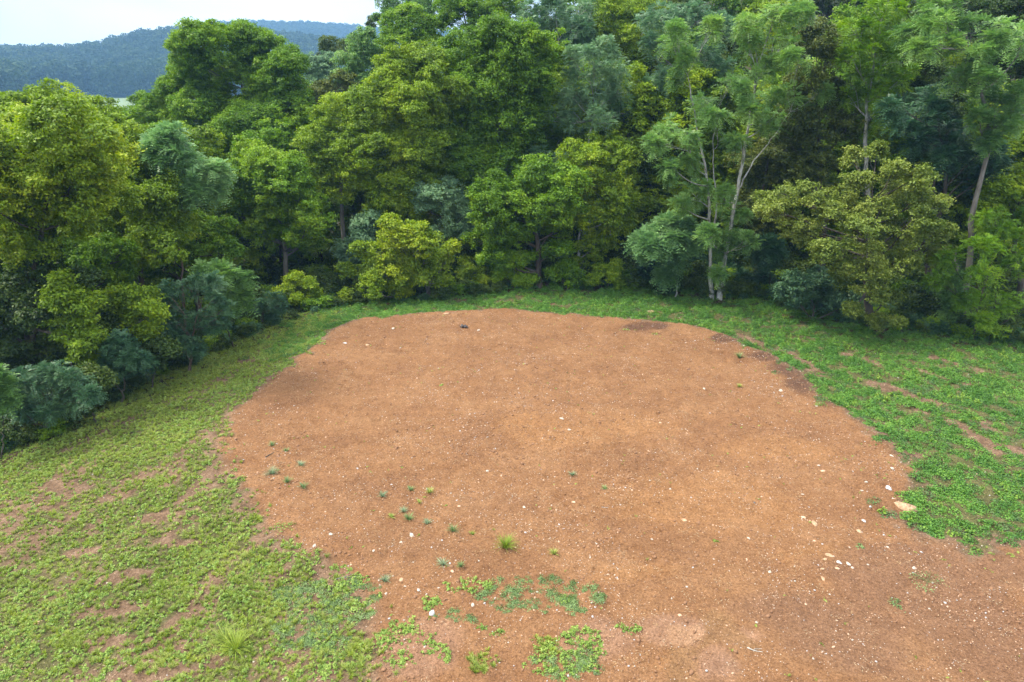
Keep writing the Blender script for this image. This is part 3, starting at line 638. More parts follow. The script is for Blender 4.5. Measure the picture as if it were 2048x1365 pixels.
    for tt in tas: link('trunk' if trunks is None or tr > 0.03 else 'stem', tt.mesh(name+'_trunk', True), BK[bark], root)
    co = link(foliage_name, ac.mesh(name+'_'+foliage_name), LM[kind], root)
    if accx.V: link('leafy_branch', accx.mesh(name+'_leafy_branch'), LM['ylw'], root)['label'] = 'bright yellow leafy branch'
    return root
TOT = []; FEAT = []
exec_specs = []
def T(name, kind, bark, base, lobes, label, **k):
    b = hit(*base[1:]) if base[0] == 'g' else col_at(base[1], base[2])
    k.setdefault('seed', len(TOT)*13); TOT.append(label); FEAT.append((b[0], b[1], label))
    return build_tree(name, kind, bark, b, k.pop('trunks', None), lobes, label, **k)

# ---- left woods
T('yellowing_tree', 'ylw', 'dark', ('c',60,31.5), [(60,285,70),(140,270,62),(20,340,65),(100,350,75),(185,325,58),(215,375,42),(150,390,55),(60,410,50),(150,440,30),(30,455,45),(-40,300,70),(-40,400,60),(70,500,32),(35,500,30)],
  'big yellowing tree filling the left border above the grassy slope', seed=1)
T('yellowing_tree', 'yg', 'dark', ('c',160,40), [(40,222,40),(110,222,42),(180,240,45),(235,280,48),(280,330,48),(150,270,48),(260,380,45),(225,330,48),(310,370,35),(-10,235,40),(70,205,22),(18,205,20),(-50,225,45)],
  'yellow green tree whose flat top meets the distant meadow', seed=2, bulge=.3)
T('broadleaf_tree', 'yg', 'dark', ('c',285,38), [(300,420,42),(330,440,34),(310,475,38),(255,450,42),(190,460,42),(270,520,34),(320,400,34),(225,500,34),(335,500,26)],
  'mid green tree just below and left of the pale feathery tree', seed=3)
T('pale_feathery_tree', 'pl', 'red', ('c',366,37.5), [(318,285,26),(345,305,32),(385,335,34),(415,350,30),(385,375,30),(425,370,22),(345,272,18),(360,395,16),(435,345,14),(330,310,22)],
  'slim pale green feathery tree with a thin reddish stem at left', style='frond', leaf=.17, trunks=[([(372,690),(367,600),(361,520),(357,450),(368,400),(385,370)], .10)], seed=4, back=.3, bulge=.3)
T('hazy_light_tree', 'mg', 'grey', ('c',300,58), [(300,225,30),(338,205,30),(272,245,26),(352,235,28),(310,260,28),(285,205,14),(345,175,22),(240,228,12)],
  'light green tree beside the left flank of the round topped tree', seed=5, bulge=.3)
T('round_topped_tree', 'mg', 'grey', ('c',498,60), [(400,88,38),(455,82,34),(505,88,36),(545,110,36),(575,150,34),(382,118,30),(415,150,32),(545,170,40),(345,190,30),(330,225,28),(395,220,42),(440,200,30),(500,250,45),(575,225,42),(430,280,42),(560,280,42),(605,255,34),(480,150,18),(590,185,25),(360,95,16),(330,245,26),(600,130,16),(490,60,16),(430,62,16),(450,140,26),(505,140,26),(455,225,30),(520,205,30),(365,140,24),(540,215,32),(445,255,32),(390,170,28),(500,300,30)],
  'tall round topped green tree standing out against the far ridge', dens=1.25, seed=6, trunks=[([(497,430),(500,300),(498,220),(478,150),(465,110)], .34), ([(505,300),(540,230),(560,170)], .2, True)], bulge=.45)
T('broadleaf_tree', 'mg', 'grey', ('c',578,47.5), [(520,325,36),(555,360,42),(505,385,40),(600,395,36),(555,425,40),(618,440,32),(480,430,32),(478,350,26),(622,480,24),(520,465,28),(500,305,24),(590,350,30),(600,470,24)],
  'green tree with a bare grey lower trunk in the dark hollow left of centre', seed=7, trunks=[([(578,602),(574,560),(570,500),(562,440),(555,380),(540,330)], .22)])
T('brownish_tree', 'br', 'dark', ('c',640,62), [(640,205,34),(612,240,32),(655,240,30),(600,285,32),(640,275,30),(690,165,20),(600,200,25)],
  'dull brownish tree between the round topped tree and the central yellow green crowns', seed=8, bulge=.3)
T('yellow_green_tree', 'yg', 'grey', ('c',690,50), [(640,275,34),(685,240,38),(718,210,34),(650,325,36),(700,305,42),(690,360,38),(640,350,26),(730,275,36),(728,340,32),(665,215,26),(615,300,18)],
  'yellow green tree with leaning crown at the left end of the central mass', seed=9)
T('broad_yellow_green_tree', 'yg', 'grey', ('c',820,50.5), [(795,150,38),(775,190,40),(850,130,42),(755,240,42),(825,215,48),(880,185,42),(770,300,42),(835,300,48),(790,370,40),(850,380,42),(765,410,30),(870,260,40),(770,135,20),(815,430,30),(740,290,30),(762,462,24),(778,425,26),(750,500,14)],
  'broad yellow green tree forming the left half of the central crown mass', seed=10, dens=1.1, trunks=[([(785,590),(778,480),(774,410),(790,330),(820,240)], .16)])
T('broad_green_tree', 'mg', 'grey', ('c',985,51.5), [(925,110,42),(995,88,42),(1065,98,40),(1105,112,26),(935,180,48),(1005,170,48),(1065,165,42),(920,260,46),(1000,250,48),(1060,235,38),(940,335,46),(1015,335,44),(1085,200,30),(960,75,24),(1030,70,24),(980,400,36),(920,390,32)],
  'broad green tree forming the right half of the central crown mass', seed=11, dens=1.1)
T('small_yellow_tree', 'ylw', 'grey', ('g',858,597), [(800,465,26),(835,485,28),(800,510,30),(765,500,24),(750,530,26),(845,520,28),(880,515,20),(720,560,18),(775,555,28),(860,555,20),(820,545,28),(830,460,18),(780,468,16),(740,575,18),(800,585,16),(698,588,11),(690,545,12),(893,562,11),(903,498,10),(720,500,12),(775,440,10)],
  'small bright yellow green tree leaning over the far rim of the dirt pad', leaf=.085, seed=12, trunks=[([(859,598),(857,580),(845,545),(815,510)], .17), ([(805,606),(800,590),(790,560)], .09)], bulge=.4)
T('teal_bush', 'bg', 'grey', ('c',735,47), [(728,470,26),(700,495,22),(722,525,24),(735,560,20),(740,440,20),(695,520,14),(725,578,14),(750,500,22)],
  'blue green bush half hidden behind the small bright yellow green tree', cat='bush', leaf=.09, seed=13, tr=.08, bulge=.3)
T('loose_grey_green_tree', 'bg', 'dark', ('c',903,47), [(880,395,22),(915,410,24),(850,410,16),(900,445,26),(865,380,14),(930,460,20),(908,375,16),(880,470,18),(935,425,14),(845,385,10),(895,500,14)],
  'thin grey green tree with loose airy sprays above the far rim of the pad', dens=.75, seed=14, back=.2, trunks=[([(905,590),(899,530),(892,470),(893,400)], .10)], bulge=.25)
T('dark_trunked_tree', 'mg', 'dark', ('g',1078,574), [(1060,395,40),(1000,415,36),(1110,410,36),(1045,440,30),(1000,465,28),(1080,355,38),(1130,370,36),(980,375,32),(1120,455,26),(965,430,22),(1038,478,18),(985,508,24),(1115,500,22),(1140,430,24),(960,480,20)],
  'tree with a straight dark trunk rising behind the far weeds at centre', seed=15, trunks=[([(1079,576),(1077,520),(1074,465),(1060,420),(1065,360)], .24)], bulge=.35)
T('silvery_locust_tree', 'bg', 'pale', ('c',1170,49.5), [(1165,138,26),(1195,165,30),(1228,130,26),(1238,180,26),(1145,112,18),(1105,232,22),(1148,248,26),(1205,245,28),(1078,308,18),(1095,335,14),(1140,185,18),(1215,210,24),(1185,115,20),(1245,225,18),(1170,200,20),(1120,320,16),(1210,90,16)],
  'silvery blue green feathery tree right of the central crown mass', style='frond', leaf=.13, seed=16, back=.25, dens=1.1, trunks=[([(1160,585),(1170,420),(1180,260),(1192,215),(1180,165)], .16), ([(1185,240),(1215,195),(1225,150)], .08, True)], bulge=.4)
T('broadleaf_tree', 'yg', 'pale', ('c',1180,46.5), [(1180,320,34),(1228,345,34),(1160,365,34),(1208,395,34),(1245,300,26),(1180,440,32),(1238,420,30),(1190,490,28),(1228,465,26),(1135,310,24),(1215,290,26),(1160,535,16)],
  'yellow green tree directly below the silvery feathery tree', seed=17, trunks=[([(1158,582),(1156,520),(1160,450),(1175,400)], .13)], bulge=.4)
# ---- twin trunk tree
T('twin_trunk_tree', 'lg', 'pale', ('g',1432,600), [(1345,88,20),(1372,128,18),(1362,160,20),(1495,62,24),(1545,35,24),(1600,22,22),(1500,100,22),(1560,100,28),(1598,120,22),(1520,148,26),(1462,172,24),(1575,190,26),(1608,212,14),(1402,212,22),(1342,262,24),(1380,280,24),(1312,290,14),(1505,212,24),(1540,240,18),(1430,242,22),(1342,335,16),(1482,290,20),(1380,325,16),(1388,390,24),(1362,412,14),(1445,398,16),(1468,428,20),(1462,480,16),(1412,472,14),(1440,545,9),(1495,478,16),(1445,505,10),(1355,60,12),(1425,60,16),(1645,180,8)],
  'pale twin trunked tree with feathery light green leaves standing in the weeds', style='frond', leaf=.15, dens=1.0, back=.15, seed=18, bulge=.3, accents=(2,),
  trunks=[([(1424,590),(1421,520),(1418,450),(1417,385),(1408,320),(1392,240),(1375,150)], .135), ([(1438,606),(1449,520),(1463,445),(1476,370),(1490,300),(1500,220),(1520,120),(1545,50)], .16), ([(1421,480),(1436,410),(1424,330),(1432,240)], .07, True), ([(1470,400),(1500,330),(1560,260),(1590,200)], .06, True)])
T('small_feathery_tree', 'pl', 'pale', ('g',1352,596), [(1295,478,16),(1318,470,16),(1340,458,18),(1365,470,16),(1385,480,12),(1310,492,16),(1345,485,16),(1350,515,11),(1335,545,8),(1280,490,8)],
  'small umbrella shaped feathery tree left of the twin trunks', style='frond', leaf=.24, dens=1.0, back=.2, seed=19, trunks=[([(1352,598),(1354,555),(1350,515),(1342,480)], .05)], bulge=.5, up=.5)
# ---- right woods
T('olive_brown_tree', 'ol', 'dark', ('g',1742,655), [(1540,418,28),(1588,448,34),(1568,388,28),(1650,428,38),(1708,460,42),(1655,500,34),(1758,425,38),(1800,470,42),(1738,525,40),(1685,545,26),(1800,530,34),(1845,440,34),(1862,495,30),(1720,365,30),(1700,318,18),(1752,305,18),(1790,335,24),(1838,350,28),(1880,405,22),(1742,585,30),(1775,595,22),(1760,640,15),(1705,620,12),(1885,460,18),(1620,380,26),(1525,395,14),(1790,645,10),(1680,400,36),(1755,500,40),(1700,535,36),(1825,400,38),(1620,470,26),(1780,380,30)],
  'large olive brown tree hanging over the weeds on the right', leaf=.070, dens=1.1, seed=20, tr=.25, bulge=.45, rs=.86)
T('brown_vine_tangle', 'br', 'dark', ('c',1640,44.5), [(1640,80,30),(1612,160,34),(1660,195,30),(1600,240,34),(1645,262,36),(1565,300,30),(1595,335,32),(1640,330,30),(1660,120,26),(1700,250,30),(1650,390,26)],
  'brown green vine hung tree directly behind the olive brown one', seed=21, bulge=.3)
T('bright_leaning_tree', 'mg', 'pale', ('c',1735,43), [(1710,60,22),(1742,90,30),(1702,110,24),(1765,130,28),(1722,150,28),(1780,70,28),(1770,20,30),(1700,192,22),(1760,185,24),(1740,230,24),(1800,160,22)],
  'fresh green tree high above the olive brown crown', style='frond', leaf=.14, seed=22, bulge=.3)
T('curved_trunk_tree', 'lg', 'grey', ('c',1935,37.2), [(1868,40,24),(1940,55,26),(1890,98,22),(1962,108,24),(1822,62,20),(1920,168,24),(1972,160,16),(1990,205,26),(2040,185,26),(1960,245,22),(2030,240,24),(2000,60,24),(2060,80,28),(1850,95,16),(1870,0,22),(1990,285,18),(2070,230,24)],
  'tall tree with a curved grey trunk near the right border', style='frond', leaf=.15, seed=23, back=.25, dens=1.0, tr=.2, bulge=.3,
  trunks=[([(1922,640),(1938,540),(1942,470),(1944,425),(1950,390),(1966,345),(1980,300),(1980,262),(1968,215),(1950,140),(1932,70)], .20), ([(1972,285),(1985,262),(2010,235),(2048,205)], .09, True)])
T('dark_sumac_tree', 'tl', 'dark', ('c',1850,39.5), [(1800,212,22),(1838,240,26),(1790,245,16),(1900,270,26),(1850,285,24),(1962,305,26),(1990,335,20),(1918,325,22),(1865,200,22),(1940,350,16),(1880,320,18)],
  'deep green tree with drooping feathery leaves left of the curved trunk', style='frond', leaf=.16, seed=24, bulge=.3)
T('low_dark_tree', 'mg', 'dark', ('g',1950,680), [(1900,515,24),(1955,500,28),(2010,480,26),(2030,535,32),(1962,555,32),(1995,605,28),(2045,605,28),(1935,600,20),(2060,450,30),(1872,560,18),(1990,440,24),(1960,640,14)],
  'low drooping tree in the right corner of the woods', seed=25, style='frond', leaf=.11, trunks=[([(1945,682),(1952,650),(1962,600),(1985,520)], .07), ([(1975,690),(1985,640),(1995,580)], .06)], bulge=.3)
T('yellow_speckled_tree', 'yg', 'dark', ('c',2040,37.5), [(2040,400,32),(2000,385,24),(2060,350,30),(1985,430,20),(2035,440,26),(2075,420,30)],
  'yellow speckled tree at the right border beneath the curved trunk tree', seed=26, bulge=.3)
T('vine_covered_trunk', 'lg', 'grey', ('g',1919,664), [(1908,585,13),(1903,610,12),(1900,632,11),(1912,560,12),(1895,650,7),(1912,600,10)],
  'trunk wrapped in a hanging curtain of green vine', leaf=.075, dens=1.2, seed=27, tr=.16, trunks=[([(1920,666),(1921,630),(1915,570),(1912,500)], .16)], bulge=.2, back=0, foliage_name='vine')
T('teal_thicket_bush', 'tl', 'dark', ('g',1625,640), [(1600,560,18),(1622,585,24),(1660,600,24),(1690,612,20),(1575,582,14),(1640,550,18),(1590,600,12),(1660,560,18)],
  'dark teal bush below the left side of the olive brown tree', cat='bush', leaf=.08, seed=28, tr=.06, bulge=.3)
# ---- back row
T('back_green_tree', 'mg', 'grey', ('c',815,66), [(790,48,26),(828,40,30),(800,88,32),(850,88,28),(762,100,22),(868,60,22),(825,120,24)],
  'rounded green tree rising behind the left half of the central mass', seed=30, bulge=.3)
T('back_pale_tree', 'lg', 'grey', ('c',722,64), [(720,90,22),(702,120,24),(740,125,26),(712,158,26),(745,170,24),(690,150,16),(735,65,10)],
  'pale tree at the edge of the sky behind the yellow green crowns', seed=31, bulge=.3)
T('skyline_tree', 'lg', 'grey', ('c',830,80), [(780,8,20),(830,0,26),(872,10,28),(905,-10,28),(765,30,12),(850,40,22)],
  'tall pale tree cut off by the top border beside the sky', seed=32, bulge=.3)
T('dark_skyline_tree', 'dg', 'dark', ('c',670,86), [(668,95,20),(692,110,20),(650,105,14),(740,45,8),(700,80,12)],
  'small dark tree on the skyline right of the far ridge', seed=33, bulge=.3)
T('grey_rounded_tree', 'bg', 'grey', ('c',635,78), [(630,140,22),(655,122,18),(640,170,24),(612,130,14),(665,160,18)],
  'rounded grey green tree just right of the round topped tree', seed=34, bulge=.3)
T('back_green_tree', 'mg', 'grey', ('c',965,66), [(930,18,28),(972,28,32),(1012,0,30),(902,42,20),(1000,42,20),(900,0,22),(950,60,20)],
  'green tree touching the top border behind the central mass', seed=35, bulge=.3)
T('silvery_back_tree', 'bg', 'pale', ('c',1110,62), [(1062,40,24),(1110,30,30),(1158,60,28),(1140,95,22),(1100,0,26),(1172,20,26),(1082,75,18),(1185,85,18)],
  'silvery tree at the top border above the silvery feathery tree', style='frond', leaf=.16, seed=36, bulge=.3)
T('back_green_tree', 'yg', 'grey', ('c',1255,61), [(1220,20,30),(1260,50,34),(1292,20,30),(1250,110,30),(1290,125,30),(1272,175,30),(1232,90,16),(1210,75,18)],
  'yellow green tree reaching the top border left of the feathery twin trunked tree', seed=37, bulge=.3)
T('blue_grey_back_tree', 'bg', 'grey', ('c',1370,52), [(1320,40,26),(1360,30,26),(1400,40,26),(1310,100,22),(1330,150,18),(1405,100,26),(1440,60,26),(1300,165,18),(1440,130,22),(1370,200,20)],
  'blue grey tree seen through the top of the twin trunked tree', style='frond', leaf=.15, seed=38, bulge=.3)
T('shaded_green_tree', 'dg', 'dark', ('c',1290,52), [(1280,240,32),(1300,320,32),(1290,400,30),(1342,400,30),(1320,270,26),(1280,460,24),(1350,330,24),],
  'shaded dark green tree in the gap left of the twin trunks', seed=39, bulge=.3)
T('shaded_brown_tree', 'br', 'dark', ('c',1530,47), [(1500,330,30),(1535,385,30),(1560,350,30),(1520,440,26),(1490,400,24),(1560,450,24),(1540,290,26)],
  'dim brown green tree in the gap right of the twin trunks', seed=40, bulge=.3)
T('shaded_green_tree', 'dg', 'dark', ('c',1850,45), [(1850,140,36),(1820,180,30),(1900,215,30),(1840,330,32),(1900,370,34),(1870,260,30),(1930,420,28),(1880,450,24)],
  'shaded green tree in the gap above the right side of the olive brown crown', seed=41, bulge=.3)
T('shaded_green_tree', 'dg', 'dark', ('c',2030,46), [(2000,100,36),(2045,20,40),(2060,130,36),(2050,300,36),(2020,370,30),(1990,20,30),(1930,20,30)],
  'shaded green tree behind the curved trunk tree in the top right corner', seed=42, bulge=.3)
# ---- left undergrowth
T('yellow_green_bush', 'yg', 'dark', ('c',150,29), [(130,585,24),(160,615,28),(140,655,28),(175,680,22),(128,558,14),(105,600,16),(160,710,14)],
  'yellow green bush low in the left woods above the two teal bushes', cat='bush', leaf=.08, seed=50, tr=.07, bulge=.4)
T('yellow_green_bush', 'yg', 'dark', ('c',275,31.5), [(250,588,20),(290,600,24),(280,638,22),(302,660,16),(228,618,18),(200,600,16),(310,620,14)],
  'yellow green bush left of the large teal bush', cat='bush', leaf=.08, seed=51, tr=.07, bulge=.4)
T('teal_bush', 'tl', 'red', ('c',378,32.5), [(340,590,22),(380,578,22),(428,598,24),(350,640,24),(400,640,22),(440,650,18),(370,682,20),(328,612,14),(420,570,18),(392,690,12),(445,620,16)],
  'large teal bush at the edge of the left slope around a thin stem', cat='bush', leaf=.10, seed=52, tr=.07, style='frond', bulge=.4)
T('teal_bush', 'tl', 'dark', ('c',242,29), [(230,700,20),(250,728,20),(220,742,16),(270,712,18),(240,680,14),(285,725,10)],
  'small teal bush between the large teal bush and the corner one', cat='bush', leaf=.10, seed=53, tr=.05, style='frond', bulge=.4)
T('teal_bush', 'tl', 'dark', ('c',90,26), [(48,758,22),(90,770,26),(130,800,24),(58,820,18),(152,762,18),(35,808,14),(168,792,14),(108,742,16),(100,825,12)],
  'wide teal bush nearest the left border at the foot of the woods', cat='bush', leaf=.10, seed=54, tr=.05, style='frond', bulge=.4)
T('fern_like_sapling', 'lg', 'dark', ('c',468,36), [(470,568,14),(478,598,16),(442,545,13),(415,548,9),(455,585,10)],
  'fern like bright sapling behind the right side of the large teal bush', cat='sapling', style='frond', leaf=.22, dens=.8, seed=55, tr=.04, bulge=.3, back=.1)
T('yellow_green_bush', 'yg', 'dark', ('c',598,44), [(570,582,14),(600,600,15),(620,572,14),(590,560,12),(635,590,9)],
  'low yellow green bush at the mouth of the dark hollow', cat='bush', leaf=.075, seed=56, tr=.04, bulge=.4)
T('dark_left_tree', 'dg', 'dark', ('c',20,31), [(40,560,30),(20,620,34),(82,530,28),(60,690,32),(100,700,26),(-30,580,34),(-20,680,34),(70,620,28),(15,720,26),(200,650,24),(220,660,20),(170,560,20)],
  'dark green thicket tree at the left border under the big yellowing tree', seed=57, bulge=.3)
T('dark_bush', 'dg', 'dark', ('c',305,30.5), [(305,712,16),(330,700,14),(318,690,14)], 'dark green bush in the gap just below the large teal bush', cat='bush', seed=81, tr=.04, bulge=.3)
T('dark_bush', 'dg', 'dark', ('c',190,27), [(185,770,15),(200,755,16),(180,745,14)], 'dark green bush squeezed between the wide teal bush and the small teal one', cat='bush', seed=82, tr=.04, bulge=.3)
T('dark_bush', 'tl', 'dark', ('c',530,39.5), [(520,610,16),(545,600,15),(500,625,13),(560,612,10)], 'dark bluish bush left of the low yellow green bush by the hollow', cat='bush', seed=83, tr=.04, bulge=.3, style='frond')
T('dark_bush', 'dg', 'dark', ('c',660,45.5), [(650,560,18),(675,570,15),(640,580,12)], 'dark green bush right of the mouth of the dark hollow', cat='bush', seed=84, tr=.04, bulge=.3)
T('dim_green_tree', 'mg', 'dark', ('c',200,34.5), [(170,520,26),(210,498,26),(232,540,28),(190,560,22),(245,505,18),(150,490,22)],
  'dim green tree in the middle of the left woods', seed=58, bulge=.3)
T('dim_green_tree', 'mg', 'dark', ('c',400,40), [(340,512,26),(312,530,20),(370,500,22),(412,480,26),(442,455,22),(395,450,22),(450,500,20),(385,530,18)],
  'dim green tree behind the thin stem of the pale feathery tree', seed=59, bulge=.3)
T('bright_corner_sapling', 'lg', 'dark', ('c',2,24.5), [(0,775,10),(4,795,10),(-12,760,12),(-20,800,14)],
  'bright sapling just inside the left border beside the wide teal bush', cat='sapling', style='frond', leaf=.15, dens=.8, seed=60, tr=.03, bulge=.3, back=.1)
# ---- far rim undergrowth
T('yellow_bush', 'ylw', 'dark', ('c',952,46), [(938,528,14),(962,548,13),(925,545,9),(950,565,9)], 'yellowish bush between the small bright yellow green tree and the dark trunk', cat='bush', leaf=.07, seed=61, tr=.04, bulge=.3)
T('green_bush', 'mg', 'dark', ('c',1025,45.5), [(1010,515,17),(1035,545,17),(1050,515,14),(1000,545,13),(1060,560,10)], 'green bush just left of the straight dark trunk', cat='bush', leaf=.075, seed=62, tr=.04, bulge=.3)
T('green_bush', 'mg', 'dark', ('c',1135,45), [(1115,545,14),(1150,555,14),(1135,530,13),(1170,565,10)], 'green bush just right of the straight dark trunk', cat='bush', leaf=.075, seed=63, tr=.04, bulge=.3)
T('yellow_bush', 'yg', 'dark', ('c',1212,45), [(1205,540,13),(1225,555,12),(1190,560,9),(1232,530,9)], 'yellow green bush left of the dark feathery fern bush', cat='bush', leaf=.07, seed=64, tr=.04, bulge=.3)
T('dark_feathery_bush', 'tl', 'dark', ('c',1285,46), [(1255,572,13),(1288,552,17),(1312,572,14),(1235,582,9),(1300,540,12),(1270,585,9),(1325,555,10)], 'dark feathery bush beneath the small umbrella shaped tree', cat='bush', style='frond', leaf=.14, seed=65, tr=.04, bulge=.3)
T('dark_feathery_bush', 'tl', 'dark', ('c',1505,44), [(1495,562,15),(1520,580,13),(1482,585,10),(1530,555,10),(1500,600,8)], 'dark feathery bush right of the twin trunks', cat='bush', style='frond', leaf=.14, seed=66, tr=.04, bulge=.3)
T('teal_sapling', 'tl', 'dark', ('c',1534,43), [(1532,488,11),(1545,500,9),(1522,498,8),(1538,515,7)], 'palm like teal sapling right of the twin trunks below the dim gap', cat='sapling', style='frond', leaf=.22, seed=67, tr=.03, bulge=.3)
T('green_bush', 'dg', 'dark', ('c',1400,46), [(1390,540,14),(1405,560,12),(1375,560,10),(1395,580,9)], 'dark green bush between the umbrella shaped tree and the twin trunks', cat='bush', leaf=.08, seed=68, tr=.04, bulge=.3)
T('green_bush', 'mg', 'dark', ('c',2020,36.5), [(2000,655,13),(2035,650,14),(2060,660,14),(1985,668,9)], 'green bush at the right border on the edge of the weeds', cat='bush', leaf=.075, seed=69, tr=.04, bulge=.3)
T('green_bush', 'dg', 'dark', ('c',1840,38), [(1820,610,14),(1850,620,14),(1840,590,13),(1865,600,12)], 'dark green bush between the olive brown tree and the vine covered trunk', cat='bush', leaf=.075, seed=70, tr=.04, bulge=.3)
T('green_bush', 'dg', 'dark', ('c',880,47.5), [(870,575,11),(890,560,11),(850,560,10),(905,575,8)], 'dark green bush behind the trunk of the small bright yellow green tree', cat='bush', leaf=.075, seed=71, tr=.04, bulge=.3)

# ---- deeper trees that close the woods
def filler(kind, seed, h, r, leaf=.13, dens=.6):
    rng = np.random.default_rng(seed); ac = Acc(); ta = Acc()
    S = smooth_path([(0, 0, 0), (rng.normal(0, .2), rng.normal(0, .2), h*.3), (rng.normal(0, .4), rng.normal(0, .4), h*.85)], 14); tube(ta, S, np.linspace(.22, .05, 14), 7)
    for k in range(15):
        a = k*2.4; zz = h*(.14+.78*(k/14)); q = r*(.75-.45*(k/14))*rng.uniform(.6, 1.1)
        P = np.array([math.cos(a)*q, math.sin(a)*q, zz]); lobe_foliage(ac, rng, P, r*rng.uniform(.36, .48), leaf, dens, 'leaf')
        tube(ta, smooth_path([S[max(0, min(13, int(zz/h*13)-2))], P*.6+np.array([0, 0, .3*zz]), P], 5), np.linspace(.06, .012, 5), 4)
    return ta.mesh('woodland_tree_trunk', True), ac.mesh('woodland_tree_crown'), LM[kind]
FT = [filler('dg', 901, 16, 4.2), filler('mg', 902, 17, 4.4), filler('dg', 903, 14, 4.0), filler('br', 904, 14, 3.8), filler('yg', 905, 16, 4.4)]
FILL = []
rf = np.random.default_rng(77)
def near_fill(px, Yd, k, s): FILL.append((px, Yd, k, s))
for px in range(-180, 620, 62): near_fill(px+rf.uniform(-12, 12), float(np.interp(px, [-180, 0, 200, 400, 640], [28, 34, 39, 46, 54]))+rf.uniform(0, 1.5), [1, 2, 4][(px//31) % 3], rf.uniform(.72, .82))
for px in range(600, 2200, 58): near_fill(px+rf.uniform(-12, 12), float(np.interp(px, [600, 900, 1300, 1700, 2100], [54, 54, 50.5, 47.5, 42.5]))+rf.uniform(0, 2.5), [1, 0, 4, 2][(px//29) % 4], rf.uniform(.68, .85))
for px in range(860, 2200, 80): near_fill(px+rf.uniform(-12, 12), float(np.interp(px, [600, 1300, 1700, 2100], [66, 60, 56, 50]))+rf.uniform(0, 3), [1, 0, 4, 2][(px//80) % 4], rf.uniform(.8, .98))
for px in range(960, 2200, 95): near_fill(px, 74+rf.uniform(0, 4), [1, 4, 0][(px//95) % 3], rf.uniform(.95, 1.1))
for px in range(-150, 620, 95): near_fill(px, float(np.interp(px, [-150, 0, 300, 620], [44, 50, 60, 72])), [1, 4, 0][(px//95) % 3], float(np.interp(px, [-150, 620], [.62, .80])))
DEEP = {}
for q, (px, Yd, k, s) in sorted(enumerate(FILL), key=lambda e: e[1][1]):
    X_, Y_ = col_at(px, Yd); tm, cm, mt = FT[k]
    root = bpy.data.objects.new('woodland_tree', None); COL.objects.link(root); root.location = (X_, Y_, tz(X_, Y_)-.1); root.scale = (s, s, s); root.rotation_euler = (0, 0, rf.uniform(0, 6.28))
    near_ = min(((abs(X_/Y_-fx_/fy_)+0.004*abs(Y_-fy_)+(9 if DEEP.get(fl, 0) > 4 else 0), fl) for fx_, fy_, fl in FEAT if fy_ < Y_-1 and 'bush' not in fl and 'sapling' not in fl), default=(0, 'front row of trees'))[1]
    lvl = DEEP.get(near_, 0); DEEP[near_] = lvl+1
    tag(root, ['dim tree just behind the ', 'dim tree well behind the ', 'dim tree far behind the ', 'dim tree very deep behind the ', 'dimmest farthest tree behind the '][min(lvl, 4)]+' '.join(near_.split()[:9]), 'tree', 'trees deep in the woods behind the front row')
    link('trunk', tm, BK['dark'], root); link('crown', cm, mt, root)

# thicket under the trees
def bush_proto(seed, r, h, n, leaf, fr=False):
    rng = np.random.default_rng(seed); ac = Acc()
    for k in range(5):
        a = rng.uniform(0, 6.28); P = np.array([math.cos(a)*r*.4, math.sin(a)*r*.4, h*rng.uniform(.35, .65)]); lobe_foliage(ac, rng, P, r*rng.uniform(.5, .65), leaf, .55, 'frond' if fr else 'leaf')
    return ac.mesh('thicket_bush')
tp = [(bush_proto(1, 1.0, 1.7, 0, .085), LM['dg']), (bush_proto(2, 1.0, 1.6, 0, .08), LM['mg']), (bush_proto(3, .9, 1.5, 0, .12, True), LM['tl']), (bush_proto(4, 1.1, 1.9, 0, .085), LM['dg'])]
x_, y_ = cand(9000, -50, 62, 15, 75); fi = forest_in(x_, y_); zz_ = (fi > .3) & (fi < 17) & (R0.uniform(0, 1, 9000) < .55+.35*(fi < 4)) & in_view(x_, y_, 1.3)
x_, y_, fi = x_[zz_], y_[zz_], fi[zz_]; m_ = len(x_)
gn_scatter('undergrowth', np.stack([x_, y_, terrain(x_, y_)-.1], 1), np.stack([0*x_, 0*x_, R0.uniform(0, 6.28, m_)], 1), R0.uniform(.35, .75, m_)+np.clip(fi-.5, 0, 8)*.13, R0.integers(0, 4, m_), tp,
           'dark tangled undergrowth on the floor of the woods', 'undergrowth')
# wood covering the far hills
rng = np.random.default_rng(55)
def far_tree(seed, leaf=.62):
    r = np.random.default_rng(seed); ac = Acc()
    for k in range(7):
        a = k*2.4; P = np.array([math.cos(a)*2.6*r.uniform(.3, 1), math.sin(a)*2.6*r.uniform(.3, 1), 4+k*1.25]); n = 60
        d = rdir(r, n, .35); leaf_quads(ac, r, P+d*(2.6*r.uniform(.75, 1.05, n))[:, None]*np.array([1, 1, .8]), nrm(d+.5*r.normal(size=(n, 3))), leaf*r.uniform(.7, 1.3, n), leaf*.7, r.uniform(.2, .8, n))
    return ac.mesh('far_tree')
LM['hill'] = foliage_mat('hill_leaves', [(.016,.036,.020), (.030,.060,.028), (.050,.085,.032)], .2, .7, .02, .1)
fp = [(far_tree(k), LM['hill']) for k in range(4)]
n = 48000; azr = np.radians(rng.uniform(-60, 60, n)); Rr_ = np.sqrt(rng.uniform(215**2, 1000**2, n)); fx = np.sin(azr)*Rr_*HS; fy = np.cos(azr)*Rr_*HS
ppx = 1024 + F*fx/(fy*CP+10*SP)
meadow = (Rr_ < 352) & (ppx > 60) & (ppx < 420)
keep = ~meadow & ~((Rr_ > 560) & (Rr_ < 660)) & ~((Rr_ > 900)) & (Rr_ > 300) & ((azr < math.radians(12)) | (Rr_ > 300))
keep &= rng.uniform(0, 1, n) < np.where(Rr_ < 600, 1.0, .75)
fx, fy = fx[keep], fy[keep]; m_ = len(fx); print('far trees', m_)
